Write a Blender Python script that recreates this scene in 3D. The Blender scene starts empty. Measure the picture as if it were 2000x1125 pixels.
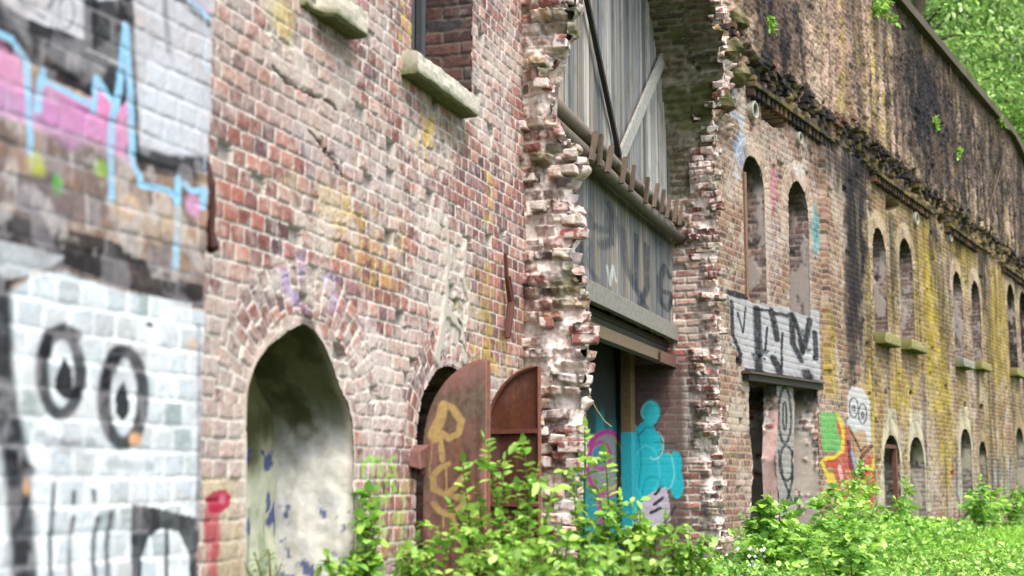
import bpy, math, random
import numpy as np
from mathutils import Vector

# ------------------------------------------------------------------ camera, sky, sun
scene = bpy.context.scene
FPX, CX, CY, HOR, H = 2778.0, 1000.0, 562.5, 938.0, 0.92
TH = math.atan((HOR - CY) / FPX)
cam_d = bpy.data.cameras.new('camera'); cam = bpy.data.objects.new('camera', cam_d)
scene.collection.objects.link(cam); scene.camera = cam
cam.location = (0, 0, H); cam.rotation_euler = (math.radians(90) + TH, 0, 0)
cam_d.sensor_width = 36; cam_d.lens = 36 * FPX / 2000
cam_d.clip_start = 0.05; cam_d.clip_end = 1000
cam_d.dof.use_dof = True; cam_d.dof.focus_distance = 11.8; cam_d.dof.aperture_fstop = 2.1
SUN_EL, SUN_AZ = math.radians(58), math.radians(150)   # azimuth clockwise from +Y
w = bpy.data.worlds.new('World'); scene.world = w; w.use_nodes = True
nt = w.node_tree; bg = nt.nodes['Background']; sky = nt.nodes.new('ShaderNodeTexSky')
sky.sky_type = 'NISHITA'; sky.sun_disc = False; sky.sun_elevation = SUN_EL; sky.sun_rotation = SUN_AZ
sky.air_density = 1.0; sky.dust_density = 4.0; sky.ozone_density = 0.6
nt.links.new(sky.outputs[0], bg.inputs[0]); bg.inputs[1].default_value = 0.15
sl = bpy.data.lights.new('sun', 'SUN'); sun = bpy.data.objects.new('sun', sl); scene.collection.objects.link(sun)
sl.energy = 1.15; sl.angle = math.radians(26); sl.color = (1, .95, .87)
sd = Vector((math.sin(SUN_AZ) * math.cos(SUN_EL), math.cos(SUN_AZ) * math.cos(SUN_EL), math.sin(SUN_EL)))
sun.rotation_euler = sd.to_track_quat('Z', 'Y').to_euler()
scene.view_settings.view_transform = 'Standard'; scene.view_settings.look = 'None'
scene.view_settings.gamma = 1.0; scene.view_settings.exposure = 1.56
scene.render.engine = 'CYCLES'
scene.cycles.max_bounces = 6; scene.cycles.diffuse_bounces = 3; scene.cycles.transmission_bounces = 3
scene.cycles.use_denoising = True

# ------------------------------------------------------------------ numpy helpers
rng = np.random.default_rng(7); random.seed(7)
def h2(ix, iy, seed=0):
    ix = ix.astype(np.int64); iy = iy.astype(np.int64)
    n = (ix * 374761393 + iy * 668265263 + seed * 1442695041) & 0xFFFFFFFF
    n = ((n ^ (n >> 13)) * 1274126177) & 0xFFFFFFFF
    n = ((n ^ (n >> 15)) * 2246822519) & 0xFFFFFFFF
    return ((n ^ (n >> 16)) & 0xFFFFFF) / float(0x1000000)
def vn(x, y, seed=0):
    ix = np.floor(x); iy = np.floor(y); fx = x - ix; fy = y - iy
    fx = fx * fx * (3 - 2 * fx); fy = fy * fy * (3 - 2 * fy)
    a = h2(ix, iy, seed); b = h2(ix + 1, iy, seed); c = h2(ix, iy + 1, seed); d = h2(ix + 1, iy + 1, seed)
    return (a * (1 - fx) + b * fx) * (1 - fy) + (c * (1 - fx) + d * fx) * fy
def fbm(x, y, o=4, seed=0, g=.5):
    s = 0; a = 1; t = 0
    for k in range(o):
        c_, s_ = math.cos(.7 + 1.1 * k), math.sin(.7 + 1.1 * k); f = 2 ** k
        s = s + a * vn((x * c_ - y * s_) * f + 17.3 * k, (x * s_ + y * c_) * f - 9.1 * k, seed + k * 13); t += a; a *= g
    return np.clip(.5 + (s / t - .5) * 1.12, 0, 1)
def ss(a, b, x):
    t = np.clip((x - a) / (b - a), 0, 1); return t * t * (3 - 2 * t)
def S(r, g, b, k=.7):
    c = np.array([r, g, b]) / 255.0
    return np.where(c <= .04045, c / 12.92, ((c + .055) / 1.055) ** 2.4) * k
def mixc(C, m, col, op=1.0):
    m = (np.clip(m, 0, 1) * op)[..., None]
    return C * (1 - m) + np.asarray(col) * m

# ------------------------------------------------------------------ object helpers
C_ = scene.collection
def thing(name, label, cat, loc=(0, 0, 0), group=None):
    o = bpy.data.objects.new(name, None); C_.objects.link(o); o.location = loc
    o.empty_display_size = .2
    o['label'] = label; o['category'] = cat
    if group: o['group'] = group
    return o
def tag(o, label=None, cat=None, group=None, kind=None):
    if label: o['label'] = label
    if cat: o['category'] = cat
    if group: o['group'] = group
    if kind: o['kind'] = kind
    return o
def link(name, me, mat, parent=None, label=None):
    me.materials.append(mat)
    o = bpy.data.objects.new(name, me); C_.objects.link(o)
    if parent is not None:
        o.parent = parent
        M = Vector((0, 0, 0)); p = parent
        while p is not None: M += p.location; p = p.parent
        o.location = -M          # mesh data is in world coordinates
    if label: o['label'] = label
    return o
def mesh_np(name, V, F, C=None, smooth=False):
    V = np.asarray(V, dtype=np.float32).reshape(-1, 3); F = np.asarray(F, dtype=np.int32)
    k = F.shape[1]
    me = bpy.data.meshes.new(name)
    me.vertices.add(len(V)); me.vertices.foreach_set('co', V.ravel())
    me.loops.add(F.size); me.loops.foreach_set('vertex_index', F.ravel())
    me.polygons.add(len(F))
    me.polygons.foreach_set('loop_start', np.arange(0, F.size, k, dtype=np.int32))
    me.polygons.foreach_set('loop_total', np.full(len(F), k, dtype=np.int32))
    if smooth: me.polygons.foreach_set('use_smooth', np.ones(len(F), dtype=bool))
    me.update(calc_edges=True)
    if C is not None:
        at = me.color_attributes.new('Col', 'FLOAT_COLOR', 'POINT')
        C4 = np.ones((len(V), 4), dtype=np.float32); C4[:, :3] = np.asarray(C).reshape(-1, 3)
        at.data.foreach_set('color', C4.ravel())
    return me
class MB:
    """collects solids, builds them as ONE mesh"""
    def __init__(s): s.v = []; s.f = []; s.c = []
    def add(s, vs, fs, col=(.5, .5, .5)):
        b = len(s.v); s.v += [tuple(v) for v in vs]; s.f += [tuple(i + b for i in f) for f in fs]; s.c += [tuple(col)] * len(vs)
    def hexa(s, p, col=(.5, .5, .5)):   # 8 corners: bottom ring then top ring
        s.add(p, [(0, 3, 2, 1), (4, 5, 6, 7), (0, 1, 5, 4), (1, 2, 6, 5), (2, 3, 7, 6), (3, 0, 4, 7)], col)
    def obox(s, c, ax, ay, az, col=(.5, .5, .5), rough=0.0):
        c = Vector(c); ax, ay, az = Vector(ax), Vector(ay), Vector(az); p = []
        for k in (-1, 1):
            for i, j in ((-1, -1), (1, -1), (1, 1), (-1, 1)):
                q = c + ax * i + ay * j + az * k
                if rough: q += Vector([random.uniform(-rough, rough) for _ in range(3)])
                p.append(q)
        s.hexa(p, col)
    def tube(s, pts, rad, n=8, col=(.5, .5, .5)):
        pts = [Vector(p) for p in pts]; b = len(s.v)
        if not hasattr(rad, '__len__'): rad = [rad] * len(pts)
        for i, p in enumerate(pts):
            t = (pts[min(i + 1, len(pts) - 1)] - pts[max(i - 1, 0)]).normalized()
            a = t.orthogonal().normalized() if i == 0 else (a - t * a.dot(t)).normalized()
            c = t.cross(a)
            for k in range(n):
                q = 2 * math.pi * k / n
                s.v.append(tuple(p + (a * math.cos(q) + c * math.sin(q)) * rad[i])); s.c.append(tuple(col))
        for i in range(len(pts) - 1):
            for k in range(n):
                k2 = (k + 1) % n
                s.f.append((b + i * n + k, b + i * n + k2, b + (i + 1) * n + k2, b + (i + 1) * n + k))
        s.f.append(tuple(b + k for k in reversed(range(n)))); e = b + (len(pts) - 1) * n
        s.f.append(tuple(e + k for k in range(n)))
    def build(s, name, mat, parent=None, label=None, bevel=0, smooth=False):
        me = bpy.data.meshes.new(name); me.from_pydata(s.v, [], s.f)
        at = me.color_attributes.new('Col', 'FLOAT_COLOR', 'POINT')
        at.data.foreach_set('color', np.array([list(c) + [1] for c in s.c], dtype=np.float32).ravel())
        if smooth: me.polygons.foreach_set('use_smooth', np.ones(len(me.polygons), dtype=bool))
        me.update(); o = link(name, me, mat, parent, label)
        if bevel:
            m = o.modifiers.new('bevel', 'BEVEL'); m.width = bevel; m.segments = 2; m.limit_method = 'ANGLE'
        return o

# ------------------------------------------------------------------ materials
def attr_mat(name, nscale=60, amount=.25, bump=.4, bscale=180, rough=.92, dist=.004, stretch=(1, 1, 1), spec=.2):
    m = bpy.data.materials.new(name); m.use_nodes = True; t = m.node_tree; N = t.nodes; L = t.links
    bs = N['Principled BSDF']; bs.inputs['Roughness'].default_value = rough; bs.inputs['Specular IOR Level'].default_value = spec
    at = N.new('ShaderNodeAttribute'); at.attribute_name = 'Col'
    g = N.new('ShaderNodeNewGeometry'); mp = N.new('ShaderNodeMapping'); mp.inputs['Scale'].default_value = stretch
    L.new(g.outputs['Position'], mp.inputs['Vector'])
    n1 = N.new('ShaderNodeTexNoise'); n1.inputs['Scale'].default_value = nscale; n1.inputs['Detail'].default_value = 6; n1.inputs['Roughness'].default_value = .7
    L.new(mp.outputs[0], n1.inputs['Vector'])
    r = N.new('ShaderNodeMapRange'); r.inputs['From Min'].default_value = .25; r.inputs['From Max'].default_value = .75
    r.inputs['To Min'].default_value = 1 - amount; r.inputs['To Max'].default_value = 1 + amount
    L.new(n1.outputs[0], r.inputs['Value'])
    mx = N.new('ShaderNodeVectorMath'); mx.operation = 'SCALE'
    L.new(at.outputs['Color'], mx.inputs[0]); L.new(r.outputs[0], mx.inputs['Scale']); L.new(mx.outputs[0], bs.inputs['Base Color'])
    n2 = N.new('ShaderNodeTexNoise'); n2.inputs['Scale'].default_value = bscale; n2.inputs['Detail'].default_value = 5; n2.inputs['Roughness'].default_value = .65
    L.new(mp.outputs[0], n2.inputs['Vector'])
    bp = N.new('ShaderNodeBump'); bp.inputs['Strength'].default_value = bump; bp.inputs['Distance'].default_value = dist
    L.new(n2.outputs[0], bp.inputs['Height']); L.new(bp.outputs[0], bs.inputs['Normal'])
    return m
M_BRICK = attr_mat('weathered masonry', 70, .2, .45, 110)
M_RUB = attr_mat('mortar-smeared brick', 60, .3, .8, 80, dist=.01)
def whiten(m, col, lo, hi, sc):
    t = m.node_tree; N = t.nodes; L = t.links; bs = N['Principled BSDF']; src = bs.inputs['Base Color'].links[0].from_socket
    g = N.new('ShaderNodeNewGeometry'); n = N.new('ShaderNodeTexNoise'); n.inputs['Scale'].default_value = sc; n.inputs['Detail'].default_value = 5; L.new(g.outputs['Position'], n.inputs['Vector'])
    r = N.new('ShaderNodeMapRange'); r.inputs['From Min'].default_value = lo; r.inputs['From Max'].default_value = hi; L.new(n.outputs[0], r.inputs['Value'])
    mx = N.new('ShaderNodeMix'); mx.data_type = 'RGBA'; L.new(r.outputs[0], mx.inputs[0]); L.new(src, mx.inputs[6]); mx.inputs[7].default_value = (*col, 1); L.new(mx.outputs[2], bs.inputs['Base Color'])
WOODDARK = (.10, .095, .085)
whiten(M_RUB, S(224, 212, 204), .44, .52, 14)
M_PLAST = attr_mat('old plaster', 25, .14, .5, 60)
M_STONE = attr_mat('sill stone', 40, .25, .6, 90)
M_RUST = attr_mat('rusted sheet iron', 30, .3, .35, 60, rough=.6, spec=.4)
M_WOOD = attr_mat('weathered planks', 24, .62, .6, 60, stretch=(1, 1, .035))
whiten(M_WOOD, WOODDARK, .50, .95, 4)
M_WOODH = attr_mat('weathered logs', 20, .35, .6, 40)
M_BARK = attr_mat('bark', 30, .3, .6, 40, stretch=(1, 1, .3))
def leaf_mat(name, trans=.42):
    m = bpy.data.materials.new(name); m.use_nodes = True; t = m.node_tree; N = t.nodes; L = t.links
    N.remove(N['Principled BSDF']); out = N['Material Output']
    at = N.new('ShaderNodeAttribute'); at.attribute_name = 'Col'
    g = N.new('ShaderNodeNewGeometry'); no = N.new('ShaderNodeTexNoise'); no.inputs['Scale'].default_value = 40
    L.new(g.outputs['Position'], no.inputs['Vector'])
    r = N.new('ShaderNodeMapRange'); r.inputs['To Min'].default_value = .7; r.inputs['To Max'].default_value = 1.3
    L.new(no.outputs[0], r.inputs['Value'])
    mx = N.new('ShaderNodeVectorMath'); mx.operation = 'SCALE'; L.new(at.outputs['Color'], mx.inputs[0]); L.new(r.outputs[0], mx.inputs['Scale'])
    d = N.new('ShaderNodeBsdfDiffuse'); tr = N.new('ShaderNodeBsdfTranslucent'); gl = N.new('ShaderNodeBsdfGlossy')
    gl.inputs['Roughness'].default_value = .38; gl.inputs['Color'].default_value = (.9, 1, .9, 1)
    L.new(mx.outputs[0], d.inputs[0]); L.new(mx.outputs[0], tr.inputs[0])
    a = N.new('ShaderNodeMixShader'); a.inputs[0].default_value = trans; L.new(d.outputs[0], a.inputs[1]); L.new(tr.outputs[0], a.inputs[2])
    b = N.new('ShaderNodeMixShader'); b.inputs[0].default_value = .03; L.new(a.outputs[0], b.inputs[1]); L.new(gl.outputs[0], b.inputs[2])
    L.new(b.outputs[0], out.inputs['Surface']); return m
M_LEAF = leaf_mat('leaves')

# ------------------------------------------------------------------ the wall's plan
def ray(px, py):
    x, y, z = px - CX, FPX, CY - py
    return np.array([x, y * math.cos(TH) - z * math.sin(TH), y * math.sin(TH) + z * math.cos(TH)])
class Frame:
    """vertical plane: origin (x, y), direction d along it, normal n towards the viewer's side"""
    def __init__(s, o, d, n=None):
        s.o = np.array(o, float); d = np.array(d, float); s.d = d / np.hypot(*d)
        s.n = np.array([s.d[1], -s.d[0]]) if n is None else np.array(n, float)
    def uz(s, px, py, off=0):
        r = ray(px, py); o = s.o + s.n * off
        t = (o @ s.n) / (r[:2] @ s.n); p = r * t
        return float((p[:2] - o) @ s.d), float(p[2] + H)
    def p(s, u, z, off=0):
        q = s.o + s.d * u + s.n * off; return Vector((q[0], q[1], z))
    def pts(s, U, Z, O):
        return np.stack([s.o[0] + s.d[0] * U + s.n[0] * O, s.o[1] + s.d[1] * U + s.n[1] * O, Z], -1)
    def poly(s, P, off=0): return [s.uz(a, b, off) for a, b in P]
t = 15.0 / FPX; KC = FPX / math.cos(TH)
CORNER = np.array([370 * t, KC * t])
F1 = Frame(CORNER, (900, KC)); F2 = Frame(CORNER, (1550, KC))
tb = 4.42 / FPX; FB = Frame((-605 * tb, KC * tb), (1100, KC))
US = F1.uz(1022, 560)[0]                          # where the torn pier leaves the near wall
FS1 = Frame(F1.p(US, 0)[:2], F1.n, -F1.d)          # torn face of the left pier, looking at the viewer
UR = -0.08
FS2 = Frame(F1.p(UR, 0)[:2], F1.n, -F1.d)          # right pier of the gate

def seg_dist(U, Z, pts):
    D = np.full(U.shape, 1e9)
    for (a, b), (c, d) in zip(pts[:-1], pts[1:]):
        L2 = (c - a) ** 2 + (d - b) ** 2 + 1e-12
        q = np.clip(((U - a) * (c - a) + (Z - b) * (d - b)) / L2, 0, 1)
        D = np.minimum(D, np.hypot(U - a - q * (c - a), Z - b - q * (d - b)))
    return D
def in_poly(U, Z, pts):
    r = np.zeros(U.shape, bool); n = len(pts)
    for i in range(n):
        (x1, y1), (x2, y2) = pts[i], pts[(i + 1) % n]
        if y1 == y2: continue
        r ^= ((y1 > Z) != (y2 > Z)) & (U < (x2 - x1) * (Z - y1) / (y2 - y1) + x1)
    return r
class Canvas:
    """paint on a wall sheet; shapes are given as photo points and turned into metres on the wall"""
    def __init__(s, fr, U, Z, C, off=0): s.fr = fr; s.U = U; s.Z = Z; s.C = C; s.off = off; wa = .009 if fr is FB else .02; s.wu = U + wa * (fbm(U * 9, Z * 9, 3, 5) - .5); s.wz = Z + wa * (fbm(U * 9, Z * 9, 3, 6) - .5)
    def stroke(s, P, w, col, op=.92, soft=.35, patchy=.35, dens=1):
        c = P[len(P) // 2]; p = s.fr.poly(P, s.off); a, b = s.fr.uz(c[0], c[1] - 8, s.off), s.fr.uz(c[0], c[1] + 8, s.off); su = abs(s.fr.uz(c[0] + 8, c[1], s.off)[0] - s.fr.uz(c[0] - 8, c[1], s.off)[0]) / 16
        sz = abs(a[1] - b[1]) / 16; wm = w / 2 * sz; k = sz / su          # fat sideways strokes, as sprayed
        D = seg_dist(s.wu * k, s.wz, [(q[0] * k, q[1]) for q in p]); m = 1 - ss(wm * (1 - soft), wm * (1 + soft), D)
        m = m * (1 - patchy * ss(.5, .75, fbm(s.U * 22, s.Z * 22, 3, 41)))
        s.C[...] = mixc(s.C, m, col, op)
    def loop(s, cx, cy, rx, ry, w, col, a0=0, a1=360, **k):
        s.stroke([(cx + rx * math.cos(math.radians(a)), cy + ry * math.sin(math.radians(a))) for a in np.linspace(a0, a1, 19)], w, col, **k)
    def fill(s, P, col, op=.9, patchy=.35, seed=0, warp=0):
        p = s.fr.poly(P, s.off); m = in_poly(s.wu + warp * (fbm(s.U * 3, s.Z * 3, 3, seed) - .5), s.wz + warp * (fbm(s.U * 3, s.Z * 3, 3, seed + 1) - .5), p).astype(float)
        m = m * (1 - patchy * ss(.45, .7, fbm(s.U * 14, s.Z * 14, 4, 43 + seed)))
        s.C[...] = mixc(s.C, m, col, op)
    def blob(s, px, py, rx, ry, n=.5, f=6, seed=0):
        c = s.fr.uz(px, py, s.off); a = s.fr.uz(px + rx, py, s.off); a2 = s.fr.uz(px - rx, py, s.off); b = s.fr.uz(px, py - ry, s.off)
        d = np.hypot((s.U - c[0]) / (abs(a[0] - a2[0]) / 2), (s.Z - c[1]) / abs(b[1] - c[1]))
        return 1 - ss(.55, 1.25, d + n * 2 * (fbm(s.U * f, s.Z * f, 4, 71 + seed) - .5))

PAL = [S(176, 108, 94), S(158, 90, 80), S(186, 122, 100), S(148, 94, 90), S(194, 134, 112), S(136, 96, 98), S(182, 104, 84), S(160, 110, 104)]
PAL_D = [S(150, 92, 76), S(128, 80, 68), S(160, 112, 84), S(112, 82, 76), S(168, 120, 96), S(140, 84, 70), S(150, 118, 84)]
MORT = S(214, 208, 198)
def bricks(a, b, pitch=.112, course=.077, joint=.011, seed=0, ero=None, pal=PAL, mort=MORT, smear=None, missing=.01, mix=False, lum=1.0, bold=1.0, soft=.002, relief=1.0, desat=.30):
    """brickwork over coordinates a (along) and b (up): returns height in metres and colour"""
    e = np.zeros(a.shape) if ero is None else ero
    aw = a + (.007 + .018 * e) * (fbm(a * 14, b * 14, 2, seed + 3) - .5); bw = b + (.006 + .018 * e) * (fbm(a * 5, b * 5, 3, seed + 4) - .5)
    row = np.floor(bw / course); pt = pitch
    if mix: pt = np.where(row % 2 == 0, pitch, pitch * 2)
    off = (row % 2) * .5 * pitch + (h2(row, row * 0, seed + 9) - .5) * .03
    q = (aw + off) / pt; col = np.floor(q); fu = q - col; fz = bw / course - row
    r = [h2(col, row, seed + k) for k in (11, 12, 13, 14, 15)]
    fu2 = np.minimum(fu, 1 - fu) * pt; fz2 = np.minimum(fz, 1 - fz) * course
    k = .006; hh = np.clip(k - np.abs(fu2 - fz2), 0, None); d = np.minimum(fu2, fz2) - hh * hh / (4 * k) * 1.0
    n = fbm(a * 55, b * 55, 3, seed + 21)
    gone = (r[3] < missing + .05 * e)
    d = d - joint / 2 - (n - .5) * (.006 + .016 * e) - e * .006 * r[4]
    m = ss(-soft, soft, d) * (~gone)
    dome = ss(0, .018, d)
    face = (.0045 + (r[0] - .5) * (.004 + .012 * e) + .0006 * dome + (fu - .5) * (r[1] - .5) * (.004 + .011 * e)) * bold * relief
    hgt = m * face - gone * (.015 + .02 * r[2]) * (m.max() > 0) + (n - .5) * (.003 + .009 * e) * relief
    sm = np.zeros(a.shape) if smear is None else smear
    pal = np.array(pal); idx = (r[2] * len(pal)).astype(int) % len(pal)
    bc = pal[idx] * (.66 + .6 * r[0])[..., None] * (.72 + .52 * fbm(a * 34, b * 34, 4, seed + 31))[..., None]
    spot = ss(.60, .72, fbm(a * 24, b * 24, 4, seed + 33)); bc = bc * (1 - .3 * spot)[..., None]
    bc = bc * (1 - desat) + (bc.mean(-1, keepdims=True) * 1.05 + .012) * desat
    dark = (r[4] > .93)[..., None]; bc = np.where(dark, bc * .55 + S(70, 62, 66) * .3, bc)
    # white bloom on bricks
    bloom = ss(.48, .74, fbm(a * 3.1, b * 3.1, 4, seed + 51) * .6 + .4 * fbm(a * 26, b * 26, 3, seed + 52) + sm * .32)
    bc = mixc(bc, bloom, S(208, 198, 188), .62)
    mc = np.array(mort) * (.8 + .36 * fbm(a * 20, b * 20, 3, seed + 61))[..., None]
    C = bc * m[..., None] + mc * (1 - m[..., None])
    sh = ss(.0, .01, -d) * (1 - ss(.5, .62, fbm(a * 7, b * 7, 3, seed + 63)))          # worn-out joints are deep
    hgt = hgt - sh * .007 * relief
    smm = ss(.52, .72, fbm(a * 11, b * 11, 4, seed + 65) * .6 + sm * .4)
    C = mixc(C, smm, mc * .9 + S(196, 170, 146) * .12, .55); hgt = hgt * (1 - smm * .8) + smm * .005
    C[gone] *= .6
    C = mixc(C, (sh * .4) * (1 - smm), mc * .45, .7)
    return hgt, C * lum
def sheet(name, fr, us, zs, fn, parent, mat=None, off=0, keep=None, label=None, back=None):
    U, Z = np.meshgrid(us, zs); Hh, C = fn(U, Z)
    V = fr.pts(U, Z, off + Hh); nz, nu = U.shape
    I = np.arange(nz * nu).reshape(nz, nu)
    F = np.stack([I[:-1, :-1], I[:-1, 1:], I[1:, 1:], I[1:, :-1]], -1)
    if keep is not None:
        uc = (U[:-1, :-1] + U[1:, 1:]) / 2; zc = (Z[:-1, :-1] + Z[1:, 1:]) / 2; F = F[keep(uc, zc)]
    F = F.reshape(-1, 4)
    V = V.reshape(-1, 3); C = C.reshape(-1, 3)
    us_, inv = np.unique(F.ravel(), return_inverse=True)
    return link(name, mesh_np(name, V[us_], inv.reshape(-1, 4), C[us_]), mat or M_BRICK, parent, label)
def resample(P, step):
    P = [np.array(p, float) for p in P]; out = []
    for a, b in zip(P[:-1], P[1:]):
        n = max(1, int(np.hypot(*(b - a)) / step)); out += [a + (b - a) * k / n for k in range(n)]
    out.append(P[-1]); return np.array(out)
def niche(name, fr, P, depth, parent, fn, step=.015, dstep=.02, mat=None, grow=.012, d0=-.002, label=None, dout=None):
    """the inner faces of an opening: P runs bottom-left, up, over, bottom-right in (u, z)"""
    Q = resample(P, step); T = np.gradient(Q, axis=0); T /= np.hypot(T[:, 0], T[:, 1])[:, None]
    N = np.stack([-T[:, 1], T[:, 0]], 1)              # outwards, into the masonry
    L = np.concatenate([[0], np.cumsum(np.hypot(*np.diff(Q, axis=0).T))])
    ds = np.arange(d0, depth + dstep, dstep)
    B, D = np.meshgrid(L, ds); U0 = np.broadcast_to(Q[:, 0], B.shape); Z0 = np.broadcast_to(Q[:, 1], B.shape)
    if dout is not None: D = D - dout(U0, Z0) * (1 - (D - d0) / (depth - d0))
    Hh, C = fn(D, B, U0, Z0)
    g = grow - Hh
    U = U0 + N[:, 0] * g; Z = Z0 + N[:, 1] * g
    V = fr.pts(U, Z, -D); nz, nu = U.shape; I = np.arange(nz * nu).reshape(nz, nu)
    F = np.stack([I[:-1, :-1], I[:-1, 1:], I[1:, 1:], I[1:, :-1]], -1).reshape(-1, 4)
    return link(name, mesh_np(name, V.reshape(-1, 3), F, C.reshape(-1, 3)), mat or M_BRICK, parent, label)
def arch(uc, hw, zb, zs, rise, n=14, p=1.0):
    P = [(uc - hw, zb)]
    for k in range(n + 1):
        a = math.pi * (1 - k / n); P.append((uc + hw * math.cos(a), zs + rise * math.sin(a) ** p))
    P.append((uc + hw, zb)); return P

fort = thing('brick_fort', 'long derelict red brick fort wall with graffiti, torn gateway and arched windows', 'fort', (CORNER[0], CORNER[1], 0))

BLK = S(28, 30, 36, .6); WHT = S(208, 222, 229, .68); LBL = S(150, 208, 240); PNK = S(222, 140, 190); GRY = S(140, 146, 150)
# ================================================================== BUTTRESS (graffiti, far left)
u_r = 0.0; u_l = FB.uz(-330, 560)[0]
def buttress_fn(U, Z):
    e = np.full(U.shape, .25)
    h, C = bricks(U, Z, pitch=.104, course=.0775, seed=3, ero=e, relief=.4, pal=[S(190, 150, 110), S(176, 130, 96), S(200, 160, 130), S(150, 120, 100), S(206, 150, 110)], mort=S(150, 140, 130), missing=.004)
    jo = 1 - ss(.0005, .003, h)                       # joints
    cv = Canvas(FB, U, Z, C)
    D = lambda P, w, c, **k: cv.stroke(P, w, c, **k)
    # weathered middle band of bare brick, dark streaks
    cv.C[...] = mixc(cv.C, fbm(U * 6, Z * 9, 4, 88) * (Z < FB.uz(200, 300)[1]) * (Z > FB.uz(200, 560)[1]), S(70, 66, 70), .7)
    # upper white letters
    cv.fill([(-400, -300), (420, -300), (420, 345), (330, 325), (262, 300), (255, 160), (180, 170), (60, 90), (-400, -100)], S(196, 200, 206), .95, .25)
    cv.C[...] = mixc(cv.C, cv.blob(150, 100, 26, 34, .2), S(250, 250, 250), .9)
    cv.C[...] = mixc(cv.C, cv.blob(335, 200, 60, 120, .4), S(206, 214, 224), .7)
    # pink piece
    cv.fill([(-400, -80), (0, 70), (50, 130), (60, 240), (75, 180), (80, 150), (165, 200), (185, 150), (225, 210), (240, 60), (255, 150), (258, 330), (215, 290), (120, 250), (60, 250), (-20, 215), (-400, 120)], PNK, .93, .3)
    cv.C[...] = mixc(cv.C, cv.blob(150, 250, 110, 50, .7), S(190, 140, 190), .6)
    cv.C[...] = mixc(cv.C, cv.blob(30, 215, 60, 30, .8), S(176, 150, 190), .6)
    # black masses
    cv.fill([(-400, -260), (-50, -60), (10, 10), (90, 60), (200, 105), (250, 130), (250, 40), (235, 0), (180, 0), (178, 80), (110, 55), (50, 50), (20, 30), (60, 110), (180, 150), (180, 190), (95, 150), (55, 120), (-400, -120)], BLK, .93, .25)
    cv.fill([(-400, -190), (0, 15), (60, 40), (180, 100), (255, 140), (250, 190), (235, 210), (215, 190), (185, 145), (178, 190), (90, 150), (60, 120), (0, 60), (-400, -150)], BLK, .95, .3)
    D([(175, -60), (178, 85)], 26, BLK); D([(245, -80), (243, 50)], 30, BLK)
    D([(250, 0), (258, 130), (262, 290), (268, 310)], 18, BLK); D([(262, 298), (330, 318), (398, 322)], 32, BLK); D([(275, 322), (380, 345)], 22, BLK, op=.8)
    D([(318, -60), (328, 100)], 12, S(120, 124, 130), op=.75)
    D([(40, 5), (85, 35)], 7, S(80, 84, 88), op=.7); cv.loop(130, 25, 15, 30, 5, S(90, 94, 96), op=.7); D([(95, 15), (120, -30)], 9, BLK, op=.8)
    D([(330, -20), (400, 40), (404, 46)], 16, S(60, 62, 66), op=.8); D([(355, -15), (405, 25)], 12, S(200, 160, 190)); D([(372, 0), (406, 34)], 10, LBL)
    # light-blue outlines
    for P in ([(-60, 40), (20, 78), (52, 120), (55, 200), (58, 300)], [(72, 215), (78, 155), (84, 135)], [(78, 152), (165, 200), (180, 205)], [(180, 215), (188, 150), (228, 215), (236, 130), (245, 50)],
              [(218, 215), (216, 300), (217, 395)], [(245, 50), (252, 150), (258, 320), (272, 345), (275, 362), (330, 372), (345, 390), (350, 355)], [(348, 350), (345, 450), (342, 525)], [(362, 360), (375, 375), (400, 372)], [(398, 380), (395, 405)]):
        D(P, 13, LBL, op=.93, patchy=.12)
    D([(400, -40), (400, 330)], 5, S(190, 214, 230), op=.5)
    cv.C[...] = mixc(cv.C, cv.blob(378, 400, 16, 24, .3), S(214, 160, 200), .8)
    cv.C[...] = mixc(cv.C, cv.blob(70, 320, 26, 24, .8, 14), S(190, 200, 70), .8); cv.C[...] = mixc(cv.C, cv.blob(112, 360, 13, 26, .5, 14), S(90, 180, 70), .85)
    cv.C[...] = mixc(cv.C, cv.blob(198, 328, 16, 20, .5, 14), S(150, 190, 80), .8); cv.C[...] = mixc(cv.C, cv.blob(255, 400, 24, 22, .4, 12), S(226, 190, 150), .7)
    # black diagonal band over the white figure
    cv.fill([(-400, 250), (-20, 400), (80, 440), (220, 470), (340, 545), (398, 560), (396, 605), (330, 590), (230, 560), (130, 520), (70, 520), (0, 570), (-400, 600)], BLK, .92, .12)
    cv.C[...] = mixc(cv.C, cv.blob(60, 440, 60, 30, .9, 10), S(92, 90, 92), .6); cv.C[...] = mixc(cv.C, cv.blob(90, 385, 120, 40, .8, 14), S(110, 104, 112), .6); cv.C[...] = mixc(cv.C, cv.blob(300, 430, 80, 40, .8, 16), S(196, 176, 150), .6)
    for x_, y_, l_ in ((60, 300, 30), (140, 300, 60), (30, 330, 50), (250, 330, 50), (300, 380, 60), (170, 380, 70), (385, 420, 60)): cv.stroke([(x_, y_), (x_ + 1, y_ + l_)], 5, S(206, 206, 206), op=.6, patchy=.5)
    cv.C[...] = mixc(cv.C, ss(.55, .7, fbm(U * 16, Z * 16, 4, 95)) * (Z < FB.uz(200, 290)[1]) * (Z > FB.uz(200, 520)[1]), S(196, 192, 186), .55)
    # white figure
    cv.fill([(-400, 620), (0, 575), (70, 530), (130, 528), (230, 568), (330, 598), (398, 612), (390, 1400), (-400, 1400)], WHT, .95, .22, warp=.02)
    cv.C[...] = mixc(cv.C, ss(.5, .75, fbm(U * 5, Z * 12, 4, 77)) * (Z < FB.uz(200, 560)[1]), S(140, 158, 156), .7)
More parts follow.
